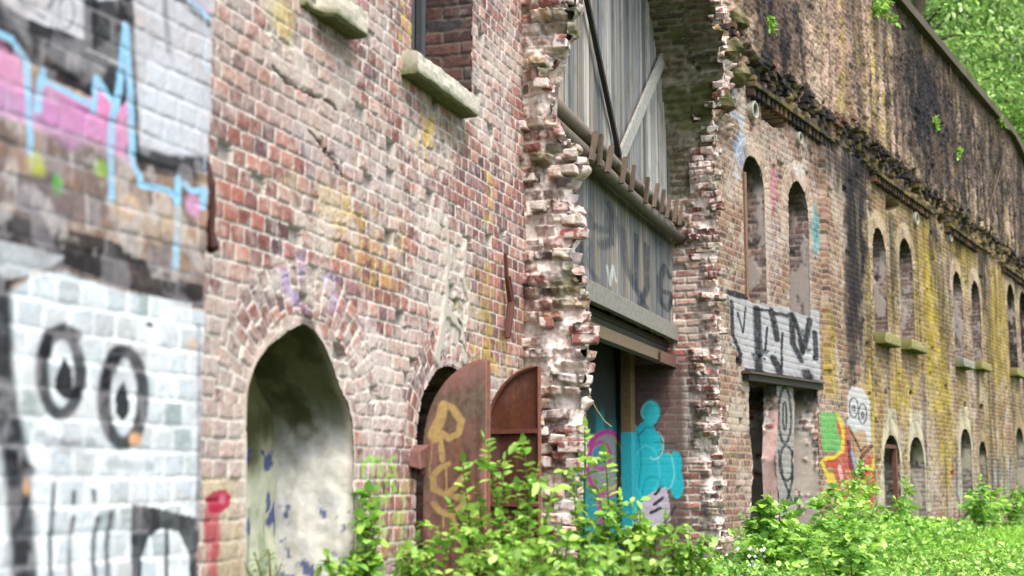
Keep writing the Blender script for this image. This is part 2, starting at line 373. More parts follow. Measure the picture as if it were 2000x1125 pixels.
    low = jo * (Z < FB.uz(200, 560)[1]); cv.C[...] = mixc(cv.C, low, S(240, 248, 250, .8), .6); cv.C[...] *= (1 - .07 * (1 - jo) * (.6 + .8 * fbm(U * 9, Z * 9, 4, 92)) * (Z < FB.uz(200, 560)[1]))[..., None]
    cv.fill([(-400, 480), (10, 470), (130, 500), (100, 520), (20, 545), (-400, 560)], S(196, 204, 208), .8, .3)
    D([(-8, 560), (0, 700), (10, 800), (30, 900), (40, 1000), (52, 1200)], 52, BLK, op=.96, patchy=.1); D([(20, 890), (60, 920)], 20, BLK)
    cv.C[...] = mixc(cv.C, cv.blob(52, 950, 8, 16, .3), S(206, 160, 110), .9)
    # eyes
    cv.loop(118, 728, 37, 80, 25, BLK, patchy=.05); cv.stroke([(85, 690), (95, 655), (125, 642), (148, 655)], 26, BLK, patchy=.1)
    cv.fill([(105, 740), (112, 722), (124, 695), (138, 725), (140, 758), (158, 752), (156, 776), (140, 780), (122, 776), (108, 762)], BLK, .97, 0)
    cv.loop(240, 776, 39, 92, 26, BLK, patchy=.05); cv.stroke([(202, 800), (206, 740), (226, 690)], 24, BLK, patchy=.1)
    cv.fill([(224, 775), (232, 752), (240, 742), (250, 770), (252, 806), (240, 824), (226, 808)], BLK, .97, 0)
    D([(80, 855), (130, 872), (175, 865)], 26, S(90, 96, 104), op=.5); D([(215, 905), (290, 912)], 20, S(120, 128, 134), op=.45); D([(215, 690), (280, 692)], 8, S(90, 96, 104), op=.5)
    cv.C[...] = mixc(cv.C, cv.blob(262, 858, 12, 14, .3), S(220, 170, 130), .9); cv.C[...] = mixc(cv.C, cv.blob(292, 634, 8, 6, .3), S(60, 40, 44), .9)
    cv.C[...] = mixc(cv.C, cv.blob(378, 675, 15, 16, .5), S(214, 186, 160), .7)
    # lower figure: pillars and the black block
    for x, y0 in ((100, 945), (138, 1010), (186, 1010), (212, 1000)): D([(x + 4, y0), (x - 4, 1060), (x, 1200)], 9, S(50, 54, 60), op=.85)
    D([(142, 960), (142, 985)], 8, BLK); D([(182, 960), (184, 980)], 8, BLK)
    cv.fill([(256, 985), (300, 990), (388, 1012), (392, 1300), (372, 1300), (368, 1080), (350, 1040), (318, 1032), (290, 1050), (276, 1090), (268, 1300), (258, 1300)], BLK, .95, .1)
    D([(324, 1030), (326, 1300)], 7, BLK); D([(388, 640), (386, 1300)], 9, S(90, 80, 92), op=.7)
    cv.C[...] = mixc(cv.C, cv.blob(80, 120, 40, 30, .9, 12), S(40, 36, 50), .3)
    # joints stay paler / darker where paint missed them
    cv.C[...] = mixc(cv.C, jo * ss(.45, .6, vn(U * 14, Z * 14, 91)), S(196, 194, 200) * .8, .35)
    h = h + .02 * np.clip(0, 1, 0) 
    return h, cv.C
us = np.arange(u_l, u_r + .004, .005); zs = np.arange(0.0, 2.75, .005)
edge_n = lambda Z: .012 * (fbm(Z * 12, Z * 0, 3, 5) - .5)
def keep_b(u, z): return u < u_r - .006 - .02 * fbm(z * 13, z * 0 + 3, 3, 8)
sheet('buttress', FB, us, zs, buttress_fn, fort, keep=keep_b, label='white, black and pink graffiti buttress')
mb = MB()
c0, c1 = FB.p(u_l - .6, 0, -.006), FB.p(u_r - .02, 0, -.006)
bk0, bk1 = FB.p(u_l - .6, 0, -.9), FB.p(u_r - .02, 0, -.9)
mb.hexa([Vector((p.x, p.y, z)) for z in (-.3, 8.3) for p in (c0, c1, bk1, bk0)], S(150, 96, 84))
mb.build('buttress_core', M_BRICK, fort)

# ================================================================== NEAR WALL
UL = F1.uz(330, 560)[0]
pxu = lambda x, y=700: F1.uz(x, y)[0]
N1 = F1.poly([(469, 1300), (469, 900), (472, 800), (484, 745), (508, 695), (548, 655), (592, 630), (622, 652), (645, 705), (660, 755), (684, 800), (689, 900), (689, 1300)])
N1 = [(max(a, N1[0][0]), b) for a, b in N1]
def chaikin(P, n=2):
    for _ in range(n):
        Q = [P[0]]
        for (a, b), (c, d) in zip(P[:-1], P[1:]): Q += [(a * .75 + c * .25, b * .75 + d * .25), (a * .25 + c * .75, b * .25 + d * .75)]
        P = Q + [P[-1]]
    return P
PK = N1[6]; N1 = chaikin(N1[:7]) + chaikin(N1[6:])[1:]
uA, uB = pxu(812, 900), pxu(938, 900)
zt2 = F1.uz(868, 712)[1]
N2 = arch((uA + uB) / 2, (uB - uA) / 2, -.2, zt2 - .42, .42)
wl, wr = F1.uz(803, 60)[0], F1.uz(921, 100)[0]; wz = F1.uz(860, 140)[1]
WB = [(wl, wz), (wl, 4.9), (wr, 4.9), (wr, wz)]
def ring_coords(U, Z, uc, zc, r0, r1, a, b, pitch=.09, course=.077, half=True, sy=1.0):
    R = np.hypot(U - uc, (Z - zc) * sy); A = np.arctan2((Z - zc) * sy, U - uc)
    m = (R > r0 - .02) & (R < r1) & ((Z > zc) if half else True)
    # long voussoir bricks: along = radius, up = arc
    return np.where(m, (R - r0) , a), np.where(m, A * (r0 + .1), b), m
def near_fn(U, Z):
    cv0 = Canvas(F1, U, Z, np.zeros(U.shape + (3,)))
    e = .18 + .3 * ss(.45, .7, fbm(U * 1.3, Z * 1.3, 4, 31))
    for bx, by, rx, ry in ((620, 440, 70, 60), (880, 560, 45, 130), (600, 560, 90, 60), (700, 700, 70, 80), (740, 800, 60, 90), (560, 120, 80, 60), (700, 40, 60, 60), (850, 300, 60, 60), (840, 440, 40, 60), (640, 200, 60, 40)):
        e = np.maximum(e, cv0.blob(bx, by, rx, ry, .5) * .85)
    clean = cv0.blob(470, 420, 75, 90, .35); e = e * (1 - clean); clean2 = cv0.blob(985, 600, 60, 100, .35); e *= (1 - clean2)
    e *= 1 - .8 * cv0.blob(600, 590, 1, 1)
    sm = e * .75 + .15 * ss(.45, .7, fbm(U * 2.2, Z * 2.2, 4, 35)) - .25 * clean - .2 * clean2
    a, b = U, Z
    uc, hw = (N1[0][0] + N1[-1][0]) / 2, (N1[-1][0] - N1[0][0]) / 2; zc = F1.uz(590, 800)[1]
    a, b, m1 = ring_coords(U, Z, uc, zc, hw + .0, hw + .25, a, b, sy=1.22)
    a, b, m2 = ring_coords(U, Z, (uA + uB) / 2, zt2 - .45, .45, .68, a, b)
    vp, vc = .11, .077
    h, C = bricks(a, b, pitch=.1125, course=.077, seed=20, joint=.010, ero=np.clip(e, 0, 1), smear=sm, relief=.95)
    cv = Canvas(F1, U, Z, C); B = cv.blob
    def tint(m, col, op): cv.C[...] = mixc(cv.C, m, col, op)
    tint(clean * ss(.003, .01, h), S(176, 98, 76), .35)
    g = lambda f, s: ss(.42, .62, fbm(U * f, Z * f, 4, s))
    tint(B(560, 60, 60, 60, .6) * g(8, 1), S(208, 200, 180), .8)
    tint(B(555, 40, 25, 40, .6), S(206, 190, 90), .4)
    tint(B(790, 70, 18, 90, .5, 12) * g(18, 2), S(210, 188, 90), .7)
    tint(B(700, 420, 120, 40, .7) * g(10, 3), S(206, 176, 96), .5)
    tint(B(720, 500, 60, 70, .7) * g(18, 4, ), S(200, 168, 90), .55)
    tint(B(830, 260, 18, 60, .6, 14) * g(14, 4), S(208, 178, 60), .7)
    tint(B(950, 380, 12, 90, .7, 14) * g(14, 5), S(200, 180, 80), .6)
    tint(B(960, 600, 50, 90, .6, 10) * g(16, 6), S(176, 160, 80), .6)
    tint(B(960, 700, 50, 50, .6, 10) * g(16, 7), S(206, 176, 96), .6)
    tint(B(605, 555, 66, 60, .6, 8) * g(9, 8), S(180, 160, 206), .7)
    tint(B(690, 640, 70, 90, .7, 8) * g(7, 9), S(216, 200, 196), .5)
    tint(B(740, 830, 60, 130, .7, 8) * g(9, 10), S(206, 190, 186), .45)
    tint(B(640, 430, 90, 60, .7, 8) * g(9, 11), S(214, 204, 190), .45)
    tint(B(640, 280, 120, 60, .7, 8) * g(8, 12), S(196, 186, 184), .6)
    tint(B(560, 200, 120, 90, .7, 8) * g(6, 13), S(196, 176, 166), .55)
    # grey cement runs with cracks
    for P, wd in (([(868, 440), (872, 520), (866, 600), (855, 680), (850, 705)], 20), ([(905, 470), (900, 540), (912, 590), (906, 650)], 15), ([(865, 600), (900, 640), (905, 700)], 26), ([(860, 640), (850, 700)], 34)):
        D = seg_dist(cv.wu + .02 * (vn(U * 20, Z * 20, 3) - .5), cv.wz, F1.poly(P)); wm = wd * .0014
        m = 1 - ss(wm * .7, wm * 1.1, D + .03 * (fbm(U * 16, Z * 16, 3, 17) - .5)); tint(m, S(196, 190, 176), .92); h[...] = h * (1 - m) + m * .018
    for P in ([(878, 560), (882, 600), (898, 640), (896, 665), (908, 690)], [(830, 560), (838, 610), (836, 660)], [(600, 255), (640, 300), (668, 345)], [(530, 130), (560, 160), (590, 178), (640, 200), (655, 218)], [(625, 268), (632, 300), (668, 320)]):
        D = seg_dist(cv.wu, cv.wz, F1.poly(P)); m = 1 - ss(.003, .009, D + .012 * (vn(U * 40, Z * 40, 4) - .5)); tint(m, S(80, 60, 58), .8); h[...] -= m * .014
    # plaster margins round the niche
    D = seg_dist(cv.wu, cv.wz, N1); m = 1 - ss(.01, .035, D + .05 * (fbm(U * 12, Z * 12, 3, 19) - .5)); tint(m, S(206, 196, 184), .8); h[...] = h * (1 - .8 * m) + .006 * m
    D = seg_dist(cv.wu, cv.wz, N2); m = 1 - ss(.02, .05, D + .04 * (fbm(U * 12, Z * 12, 3, 29) - .5)); tint(m, S(206, 190, 184), .75)
    m = in_poly(cv.wu, cv.wz, F1.poly([(392, 930), (470, 930), (470, 1300), (392, 1300)])) * (.5 + .5 * g(6, 14)); tint(m, S(196, 184, 150), .7)
    tint(B(600, 632, 14, 26, .5, 20), S(50, 40, 38), .7)
    # crimson tag low left, green scribble
    RD = S(176, 30, 70)
    cv.fill([(398, 975), (415, 958), (440, 955), (450, 970), (445, 990), (428, 1002), (404, 1005)], RD, .93, .1)
    cv.stroke([(415, 1000), (410, 1100), (408, 1200)], 22, RD, op=.75); cv.stroke([(400, 1000), (399, 1060)], 8, RD, op=.7)
    cv.C[...] = mixc(cv.C, cv.blob(432, 975, 7, 10, .2), S(206, 120, 140), .8)
    GN = S(150, 220, 70)
    for P in ([(722, 890), (708, 905), (706, 930), (716, 936)], [(728, 932), (726, 895), (738, 905), (744, 893), (746, 930)], [(772, 892), (758, 898), (768, 915), (772, 930), (756, 932)], [(715, 950), (712, 990)], [(740, 940), (738, 965)], [(765, 945), (772, 962), (758, 966)], [(712, 905), (722, 888), (735, 900)]):
        cv.stroke(P, 6, GN, op=.62, patchy=.5)
    tint(B(760, 1000, 40, 70, .8, 12) * g(14, 15), S(170, 214, 110), .5)
    # soft olive-brown tint below the sills
    tint(B(870, 250, 60, 30, .6, 10), S(110, 104, 70), .5); tint(B(655, 90, 46, 20, .6, 10), S(100, 100, 70), .5)
    h = h + .03 * (fbm(U * .8, Z * .8, 3, 99) - .5)
    return h, cv.C
def keep_n(u, z):
    wu = u + .010 * (fbm(u * 22, z * 22, 3, 55) - .5); wz_ = z + .010 * (fbm(u * 22, z * 22, 3, 56) - .5)
    k = ~(in_poly(wu, wz_, N1) | in_poly(wu, wz_, N2) | in_poly(u, z, WB))
    return k & (u < US + .0 + .03 * fbm(z * 9, z * 0, 3, 77))
sheet('wall', F1, np.arange(UL, US + .04, .0062), np.arange(.1, 4.75, .0062), near_fn, fort, keep=keep_n, label='pale red brick wall with mineral bloom and chipped faces')

# niche interior (plastered)
def n1_fn(D, B, U, Z):
    n = fbm(D * 6, Z * 6, 4, 5); n2 = fbm(D * 14 + 3, Z * 9, 4, 6)
    C = np.ones(D.shape + (3,)) * S(240, 238, 232, .85) * (.8 + .4 * n)[..., None]
    far = (U > (N1[0][0] + N1[-1][0]) / 2)
    zt = F1.uz(600, 875)[1]
    top = ss(-.16, .10, Z - zt + .35 * (fbm(D * 5, Z * 5 + U * 3, 4, 7) - .5))
    C = mixc(C, top, S(96, 102, 60), .95)
    C = mixc(C, top * ss(.4, .6, fbm(D * 9, B * 7, 4, 9)), S(78, 82, 48), .8)
    C = mixc(C, ss(.45, .6, n2) * (1 - top), S(226, 224, 216, .8), .7)
    C = mixc(C, ss(.5, .6, fbm(D * 7, Z * 7, 3, 12)) * (1 - ss(.0, .5, Z - .9)), S(214, 216, 222, .8), .5)
    C = mixc(C, ss(.66, .72, fbm(D * 13, Z * 13, 5, 15)) * (Z < zt - .25), S(50, 74, 156), .85)
    C = mixc(C, (1 - ss(.0, .04, D)), S(204, 190, 176), .8)
    return .03 * (n - .5) + .01 * n2, C
nic = niche('niche', F1, N1, .42, fort, n1_fn, step=.012, dstep=.012, mat=M_PLAST, label='plastered arched niche with green slime and blue paint')
def n1_back(U, Z):
    n = fbm(U * 5, Z * 5, 5, 25); zt = F1.uz(520, 900)[1]
    C = np.ones(U.shape + (3,)) * S(186, 190, 168, .85) * (.75 + .5 * n)[..., None]
    top = ss(-.10, .12, Z - zt + .4 * (fbm(U * 4, Z * 4, 4, 27) - .5))
    C = mixc(C, top, S(116, 118, 74), .92); C = mixc(C, top * ss(.42, .6, fbm(U * 6, Z * 3, 4, 28)), S(78, 80, 50), .8)
    C = mixc(C, ss(.60, .68, fbm(U * 10, Z * 8, 5, 29)) * (Z < zt + .06) , S(46, 68, 146), .85)
    C = mixc(C, ss(.5, .62, fbm(U * 12, Z * 2.5, 3, 33)) * (Z < zt - .2), S(110, 140, 90), .55)
    return .05 * (n - .5), C
sheet('plaster_back', F1, np.arange(N1[0][0] - .1, N1[-1][0] + .1, .012), np.arange(-.1, 1.95, .012), n1_back, nic, M_PLAST, off=-.40)

def reveal_fn(pal, mort, seed, lum=1, plaster=None, top=None, ero=.5, joint=.011):
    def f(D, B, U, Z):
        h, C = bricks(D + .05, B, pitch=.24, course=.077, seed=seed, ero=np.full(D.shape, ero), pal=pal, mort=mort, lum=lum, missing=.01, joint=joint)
        if plaster is not None:
            m = ss(.54, .62, fbm(D * 6, B * 3, 4, seed + 5)); C = mixc(C, m, plaster, .85); h = h * (1 - m) + .012 * m
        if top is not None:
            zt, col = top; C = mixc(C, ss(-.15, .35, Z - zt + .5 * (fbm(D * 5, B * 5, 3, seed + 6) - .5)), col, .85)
        return h, C
    return f
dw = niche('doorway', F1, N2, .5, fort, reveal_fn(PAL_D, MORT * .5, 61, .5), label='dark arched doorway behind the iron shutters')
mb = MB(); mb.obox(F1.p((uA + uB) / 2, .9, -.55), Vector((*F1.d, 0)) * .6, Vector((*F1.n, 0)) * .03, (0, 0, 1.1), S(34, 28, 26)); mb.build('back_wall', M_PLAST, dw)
# upper window beside the sill: brick reveal, iron bars
win = niche('window', F1, WB, .29, fort, reveal_fn([S(120, 84, 80), S(100, 72, 70), S(96, 92, 94), S(130, 86, 74)], S(120, 112, 104), 67, .8, ero=.3), step=.008, dstep=.008, label='upper window with dark brick reveal')
mb = MB()
for x_ in (822, 800): mb = MB(); mb.obox(F1.p(F1.uz(x_, 60, -.2)[0], 4.0, -.2), Vector((*F1.d, 0)) * .03, Vector((*F1.n, 0)) * .018, (0, 0, 1.6), S(74, 76, 80)); mb.build('window_bar', M_RUST, win)
mb = MB(); mb.obox(F1.p((wl + wr) / 2, 4, -.34), Vector((*F1.d, 0)) * .7, Vector((*F1.n, 0)) * .02, (0, 0, 1.6), S(20, 22, 24)); mb.build('window_dark_back', M_PLAST, win)  # near-black panel: the opening's darkness is put into its colour

def stone_sill(fr, ul, ur, zt, th, o1, parent, col, notch=False, moss=True, name='sill', seed=1, label=None):
    """a dressed stone sill with worn edges; underside green"""
    nu, nr = max(8, int((ur - ul) / .02)), 14; V = []; Cc = []
    prof = [(-.05, 0), (o1 * .5, 0), (o1 - .012, -.004), (o1, -.016), (o1 + .002, -th * .5), (o1, -th + .012), (o1 - .014, -th), (o1 * .5, -th), (-.02, -th)]
    P = resample(prof, .02); m = len(P)
    xs = np.linspace(ul, ur, nu)
    A, Bq = np.meshgrid(xs, np.arange(m), indexing='ij')
    O = P[:, 0][None, :].repeat(nu, 0); Zz = zt + P[:, 1][None, :].repeat(nu, 0)
    n = fbm(A * 12, O * 30 + Zz * 30, 3, seed) - .5
    O = O + n * .014; Zz = Zz + n * .010
    if notch: O = np.where((O > .02) & (A < ul + (ur - ul) * .32), O - .05 * ss(0, .1, ul + (ur - ul) * .38 - A) - .03 * vn(A * 30, Zz * 30, 4), O)
    C = np.ones(A.shape + (3,)) * col * (.8 + .5 * fbm(A * 18, O * 18 + Zz * 18, 4, seed + 2))[..., None]
    und = (P[:, 1] < -th + .014)[None, :].repeat(nu, 0).astype(float)
    if moss: C = mixc(C, und + .4 * ss(.55, .7, fbm(A * 9, Zz * 20, 3, seed + 3)) * (P[:, 1] < -th * .75)[None, :], S(86, 98, 36), .85)
    V = fr.pts(A, Zz, O); I = np.arange(nu * m).reshape(nu, m)
    F = [list(q) for q in np.stack([I[:-1, :-1], I[1:, :-1], I[1:, 1:], I[:-1, 1:]], -1).reshape(-1, 4)]
    me = bpy.data.meshes.new(name); vv = V.reshape(-1, 3).tolist()
    F += [list(range(m))[::-1], [(nu - 1) * m + k for k in range(m)]]
    me.from_pydata(vv, [], F); at = me.color_attributes.new('Col', 'FLOAT_COLOR', 'POINT')
    at.data.foreach_set('color', np.concatenate([C.reshape(-1, 3), np.ones((nu * m, 1))], 1).astype(np.float32).ravel())
    return link(name, me, M_STONE, parent, label)
ps = F1.uz(803, 108, .06); pe = F1.uz(925, 192, .06)
stone_sill(F1, F1.uz(806, 108, .07)[0], F1.uz(925, 200, .07)[0] , (ps[1] + pe[1]) / 2 + .015, .125, .10, win, S(206, 202, 186), seed=4)
ua, ub = F1.uz(612, 0, .08)[0], F1.uz(706, 70, .08)[0]
stone_sill(F1, ua, ub, F1.uz(700, 18, .08)[1], .13, .11, fort, S(200, 196, 178), notch=True, seed=9, name='sill', label='broken stone sill at the top edge')

# --- iron shutters
def shutter(fr, w_, zt, zb, parent, painted, name='iron_shutter', label=None, curve=.42):
    us = np.linspace(0, w_, 70); zs = np.linspace(zb, zt, 300)
    def fn(U, Z):
        n = fbm(U * 7, Z * 3.5, 5, 13); n2 = fbm(U * 30, Z * 30, 3, 14)
        C = np.ones(U.shape + (3,)) * S(168, 122, 116, .8); C = mixc(C, ss(.35, .6, n), S(128, 98, 84), .8) if painted else mixc(C * .6, ss(.35, .6, n), S(104, 66, 52), .9)
        C = mixc(C, ss(.52, .66, fbm(U * 26, Z * 1.6, 4, 23)), S(70, 44, 36), .5); C = mixc(C, ss(.56, .7, fbm(U * 20 + 5, Z * 1.2, 4, 24)), S(168, 112, 72), .35)
        C = mixc(C, ss(.5, .68, fbm(U * 4, Z * 3, 4, 17)) , S(120, 118, 100) if painted else S(120, 66, 36), .6)
        C = mixc(C, ss(.55, .7, n2), S(84, 52, 42), .4); C = C * (.85 + .3 * n2)[..., None]
        if painted:
            C = mixc(C, ss(.2, .0, (zt - Z)) * .7, S(196, 140, 138), .7)
            cv = Canvas(fr, U, Z, C); T = S(214, 184, 122)
            cv.stroke([(850, 860), (845, 850), (860, 810), (868, 790), (885, 796), (901, 820), (897, 845), (880, 855), (864, 845)], 13, T, patchy=.1)
            cv.stroke([(866, 795), (862, 815), (846, 850)], 20, T, patchy=.1); cv.stroke([(852, 852), (862, 845)], 14, T)
            cv.stroke([(860, 845), (864, 895)], 12, T); cv.stroke([(846, 855), (838, 930)], 2.5, T)
            cv.stroke([(878, 905), (862, 910), (845, 930), (848, 955), (870, 965), (890, 952), (905, 935)], 12, T, patchy=.1)
            cv.stroke([(872, 910), (874, 960)], 4, T); cv.stroke([(880, 968), (900, 975), (916, 972)], 13, T)
            cv.stroke([(912, 968), (905, 990), (880, 1008), (860, 1000), (849, 985)], 12, T); cv.stroke([(925, 1020), (938, 1010), (952, 1028)], 11, T); cv.stroke([(880, 1000), (896, 1040)], 9, T)
            cv.stroke([(866, 1000), (868, 1030)], 3, T); C = cv.C
        return .012 * (fbm(U * 3, Z * 2, 2, 19) - .5), C
    def keep(u, z): return ((w_ - u) / w_) ** 2 + (np.clip(z - (zt - curve), 0, None) / curve) ** 2 <= 1.0
    o = sheet(name, fr, us, zs, fn, parent, M_RUST, keep=keep, label=label)
    md = o.modifiers.new('thick', 'SOLIDIFY'); md.thickness = .008; md.offset = 0
    rim = MB(); col = S(136, 86, 68)
    P = [(0, zb), (0, zt - curve)] + [(w_ * (1 - math.cos(a)), zt - curve + curve * math.sin(a)) for a in np.linspace(0, math.pi / 2, 14)] + [(w_, zb)]
    off = -.014 if painted else .014
    rim.tube([fr.p(u, z, off) for u, z in P], .012, 6, col)
    rim.build('frame', M_RUST, o)
    if not painted:
        br = MB()
        for z in (fr.uz(1000, 843)[1], fr.uz(1000, 985)[1], .55): br = MB(); br.obox(fr.p(w_ / 2, z, .016), Vector((*fr.d, 0)) * (w_ / 2 - .01), Vector((*fr.n, 0)) * .012, (0, 0, .012), col); br.build('cross_bar', M_RUST, o)
    for z in (zt - curve - .1, zb + .35): hg = MB(); hg.tube([fr.p(.0, z - .05, .02), fr.p(.0, z + .05, .02)], .022, 8, S(96, 50, 40)); hg.build('hinge', M_RUST, o)
    return o
def leaf_frame(hinge_px, tip_px):
    u = F1.uz(hinge_px, 900)[0]; hp = F1.p(u, 0, .03)
    r = ray(tip_px, 900)[:2]; best = None
    for be in np.radians(np.arange(-75, 20, 1.0)):
        pass
    be = math.radians(-36); d = np.array([math.cos(be), math.sin(be)])
    o = np.array([hp.x, hp.y]); tt = np.linalg.solve(np.array([[r[0], -d[0]], [r[1], -d[1]]]), o)
    return Frame(o, d, (-d[1] * -1 * -1, d[0] * -1)), float(tt[1])
def mk_leaf(hpx, tpx):
    fr, ln = leaf_frame(hpx, tpx); n = np.array([fr.d[1], -fr.d[0]])
    if n @ fr.o > 0: n = -n                      # normal towards the viewer
    fr.n = n; return fr, ln
fa, la = mk_leaf(817, 950); fb, lb = mk_leaf(941, 1056)
shutter(fa, la, fa.uz(949, 704)[1], .12, fort, True, label='rust-brown iron shutter with tan letters')
shutter(fb, lb, fb.uz(1055, 716)[1], .12, fort, False, label='dark rusty inside of the second shutter')
# brick rubble stuck at the hinge
mb = MB(); mb.obox(F1.p(pxu(806, 890), F1.uz(806, 893)[1], .03), Vector((*F1.d, .1)) * .05, Vector((*F1.n, 0)) * .04, (0, 0, .045), S(130, 94, 88), .018); mb.build('hinge_block', M_BRICK, fort, bevel=.008)
# iron strap on the wall, iron plate beside the buttress
mb = MB(); P = [(987, 495), (990, 540), (998, 590), (992, 640), (990, 660)]
mb.tube([F1.p(*F1.uz(x, y, .05), .05) for x, y in P], [.012, .014, .022, .020, .016], 6, S(96, 52, 40)); mb.tube([F1.p(*F1.uz(x + 4, y, .035), .035) for x, y in P[1:]], .012, 5, S(70, 40, 34))
mb.build('iron_strap', M_RUST, fort, label='bent rusty iron strap hanging down the brickwork')
mb = MB(); P = [(404, 318), (407, 360), (410, 410), (410, 450), (413, 480), (416, 490)]
fw = [(F1.uz(x, y, .30)) for x, y in P]
mb.tube([F1.p(u, z, .30) for u, z in fw], [.012, .026, .022, .018, .028, .02], 6, S(74, 36, 28)); mb.build('iron_bracket', M_RUST, fort, label='dark rusty iron bracket at the edge of the buttress')

# ================================================================== TORN PIERS OF THE GATEWAY
RUB = [S(180, 122, 114), S(164, 96, 88), S(196, 156, 134), S(122, 108, 108), S(206, 174, 150), S(156, 104, 100), S(206, 190, 178), S(190, 140, 130)]
def rubble(U, Z, seed, rich=1.0, k=1.0):
    wu = U + .014 * (fbm(U * 7, Z * 7, 3, seed) - .5); wz_ = Z + .016 * (fbm(U * 6, Z * 6, 3, seed + 1) - .5)
    row = np.floor(wz_ / .08); pt = .15 + .0 * row; q = (wu + .07 * (row % 2) + .05 * h2(row, row * 0, seed)) / pt; col = np.floor(q); fu = q - col; fz = wz_ / .08 - row
    r = [h2(col, row, seed + j) for j in (1, 2, 3, 4, 5)]
    fu2 = np.minimum(fu, 1 - fu) * pt; fz2 = np.minimum(fz, 1 - fz) * .08; d = np.minimum(fu2, fz2) - .006 - .008 * r[4] - .012 * (fbm(U * 30, Z * 30, 3, seed + 6) - .5)
    keepb = r[0] < .80
    m = ss(-.002, .002, d) * keepb
    big = (fbm(U * 3.2, Z * 3.2, 3, seed + 7) - .5) * .15
    h = big + m * (.005 + .10 * r[1] + (fu - .5) * .05 * (r[2] - .5) + (fz - .5) * .03) + .045 * (fbm(U * 16, Z * 16, 4, seed + 8) - .5) + .022 * (fbm(U * 50, Z * 50, 3, seed + 9) - .5)
    pal = np.array(RUB); bc = pal[(r[3] * len(pal)).astype(int) % len(pal)] * (.5 + .7 * r[1])[..., None] * (.75 + .5 * fbm(U * 40, Z * 40, 3, seed + 10))[..., None]
    bc = mixc(bc, ss(.5, .62, fbm(U * 18, Z * 18, 4, seed + 11)), S(230, 218, 210, .8), .6)
    mc = S(244, 234, 226, .92) * (.64 + .5 * fbm(U * 22, Z * 22, 4, seed + 12))[..., None]
    mc = mixc(mc, ss(.52, .68, fbm(U * 9, Z * 9, 3, seed + 13)), S(176, 128, 118), .55)
    C = bc * m[..., None] + mc * (1 - m[..., None])
    gap = ss(.012, .0, np.abs(d)) * (r[1] > .3) * (fbm(U * 9, Z * 9, 3, seed + 18) > .5); C = mixc(C, gap, S(60, 48, 44), .6)
    C = mixc(C, ss(.44, .6, fbm(U * 9, Z * 9, 4, seed + 15)), S(232, 222, 216, .85), .4)
    C = mixc(C, ss(.6, .72, fbm(U * 5, Z * 5, 4, seed + 14)) , S(92, 100, 52), .7 * k)
    return h * rich, C
TK = .20
prof = FS1.poly([(x_ - 3, y_) for x_, y_ in [(1112, -60), (1116, 20), (1112, 60), (1098, 100), (1084, 130), (1080, 200), (1090, 240), (1110, 265), (1124, 300), (1130, 330), (1116, 360), (1112, 395), (1126, 415), (1132, 450), (1118, 480), (1122, 520), (1136, 550), (1143, 600), (1146, 680), (1144, 760), (1138, 830), (1136, 880), (1128, 920), (1124, 1000), (1122, 1200)]])
pz = np.array([p[1] for p in prof])[::-1]; pu = np.array([p[0] for p in prof])[::-1]
wid = lambda z: np.interp(z, pz, pu)
def stub_fn(U, Z):
    h, C = rubble(U, Z, 140)
    wz_ = wid(Z); inner = ss(.10, .0, U)
    h = h * (1 - .7 * inner) - ss(.10, -.02, wz_ - U) * .05
    top = ss(.0, 1.2, Z - 3.1); C = mixc(C, top * ss(.45, .6, fbm(U * 6, Z * 6, 3, 150)), S(120, 116, 80), .6)
    C = mixc(C, ss(.12, -.02, U) * .8, S(196, 160, 130), .4)
    return h, C
stub = sheet('torn_pier', FS1, np.arange(-.06, .62, .0075), np.arange(-.1, 4.9, .0075), stub_fn, fort, keep=lambda u, z: u < wid(z) + .025 * (fbm(z * 22, z * 0 + 2, 3, 9) - .5) * 2 + .02 * (h2(np.floor(z / .08), z * 0, 4) - .5), label='torn white-mortared brick pier left of the gate')
# body behind the torn face: solid, ragged outer side
zz = np.arange(-.1, 4.9, .011); bb = np.linspace(0.0, TK, 18)
A, Bz = np.meshgrid(bb, zz); hh, CC = rubble(A + 4, Bz, 170)
Oo = wid(Bz) - .045 + hh * .7 + .02 * (h2(np.floor(Bz / .08), np.floor(A / .1), 4) - .5)
V = np.stack([FS1.o[0] + F1.n[0] * Oo + F1.d[0] * A, FS1.o[1] + F1.n[1] * Oo + F1.d[1] * A, Bz], -1); I = np.arange(A.size).reshape(A.shape)
F = np.stack([I[:-1, :-1], I[:-1, 1:], I[1:, 1:], I[1:, :-1]], -1).reshape(-1, 4)
link('pier_side', mesh_np('pier_side', V.reshape(-1, 3), F, CC.reshape(-1, 3)), M_BRICK, stub)
def jamb_l(U, Z): h, C = rubble(U, Z, 180); return h * .5, C * .8
FJ = Frame(F1.p(US + TK, 0)[:2], F1.n, F1.d)
sheet('pier_jamb', FJ, np.arange(-1.5, .45, .03), np.arange(-.1, 4.9, .03), jamb_l, stub, keep=lambda u, z: u < wid(z) - .02)
# loose bricks sticking out of the left pier
for k in range(30):
    z = random.uniform(.6, 4.2); wmax = float(wid(z)); u = random.uniform(.0, wmax - .02) if random.random() < .6 else wmax - random.uniform(-.01, .04)
    c = random.choice(RUB) * random.uniform(.7, 1.1)
    yaw = random.gauss(0, .22); d3 = Vector((*FS1.d, 0)); n3 = Vector((*FS1.n, 0)); a1 = (d3 * math.cos(yaw) + n3 * math.sin(yaw)); a2 = (n3 * math.cos(yaw) - d3 * math.sin(yaw)); up = (Vector((0, 0, 1)) + a1 * random.gauss(0, .12)).normalized()
    mb = MB(); mb.obox(FS1.p(u, z, random.uniform(-.03, .055)), a1 * random.choice([.055, .06, .1]) * .85, a2 * .055, up * .031, c, .007); mb.build('loose_brick', M_RUB, stub, bevel=.009)

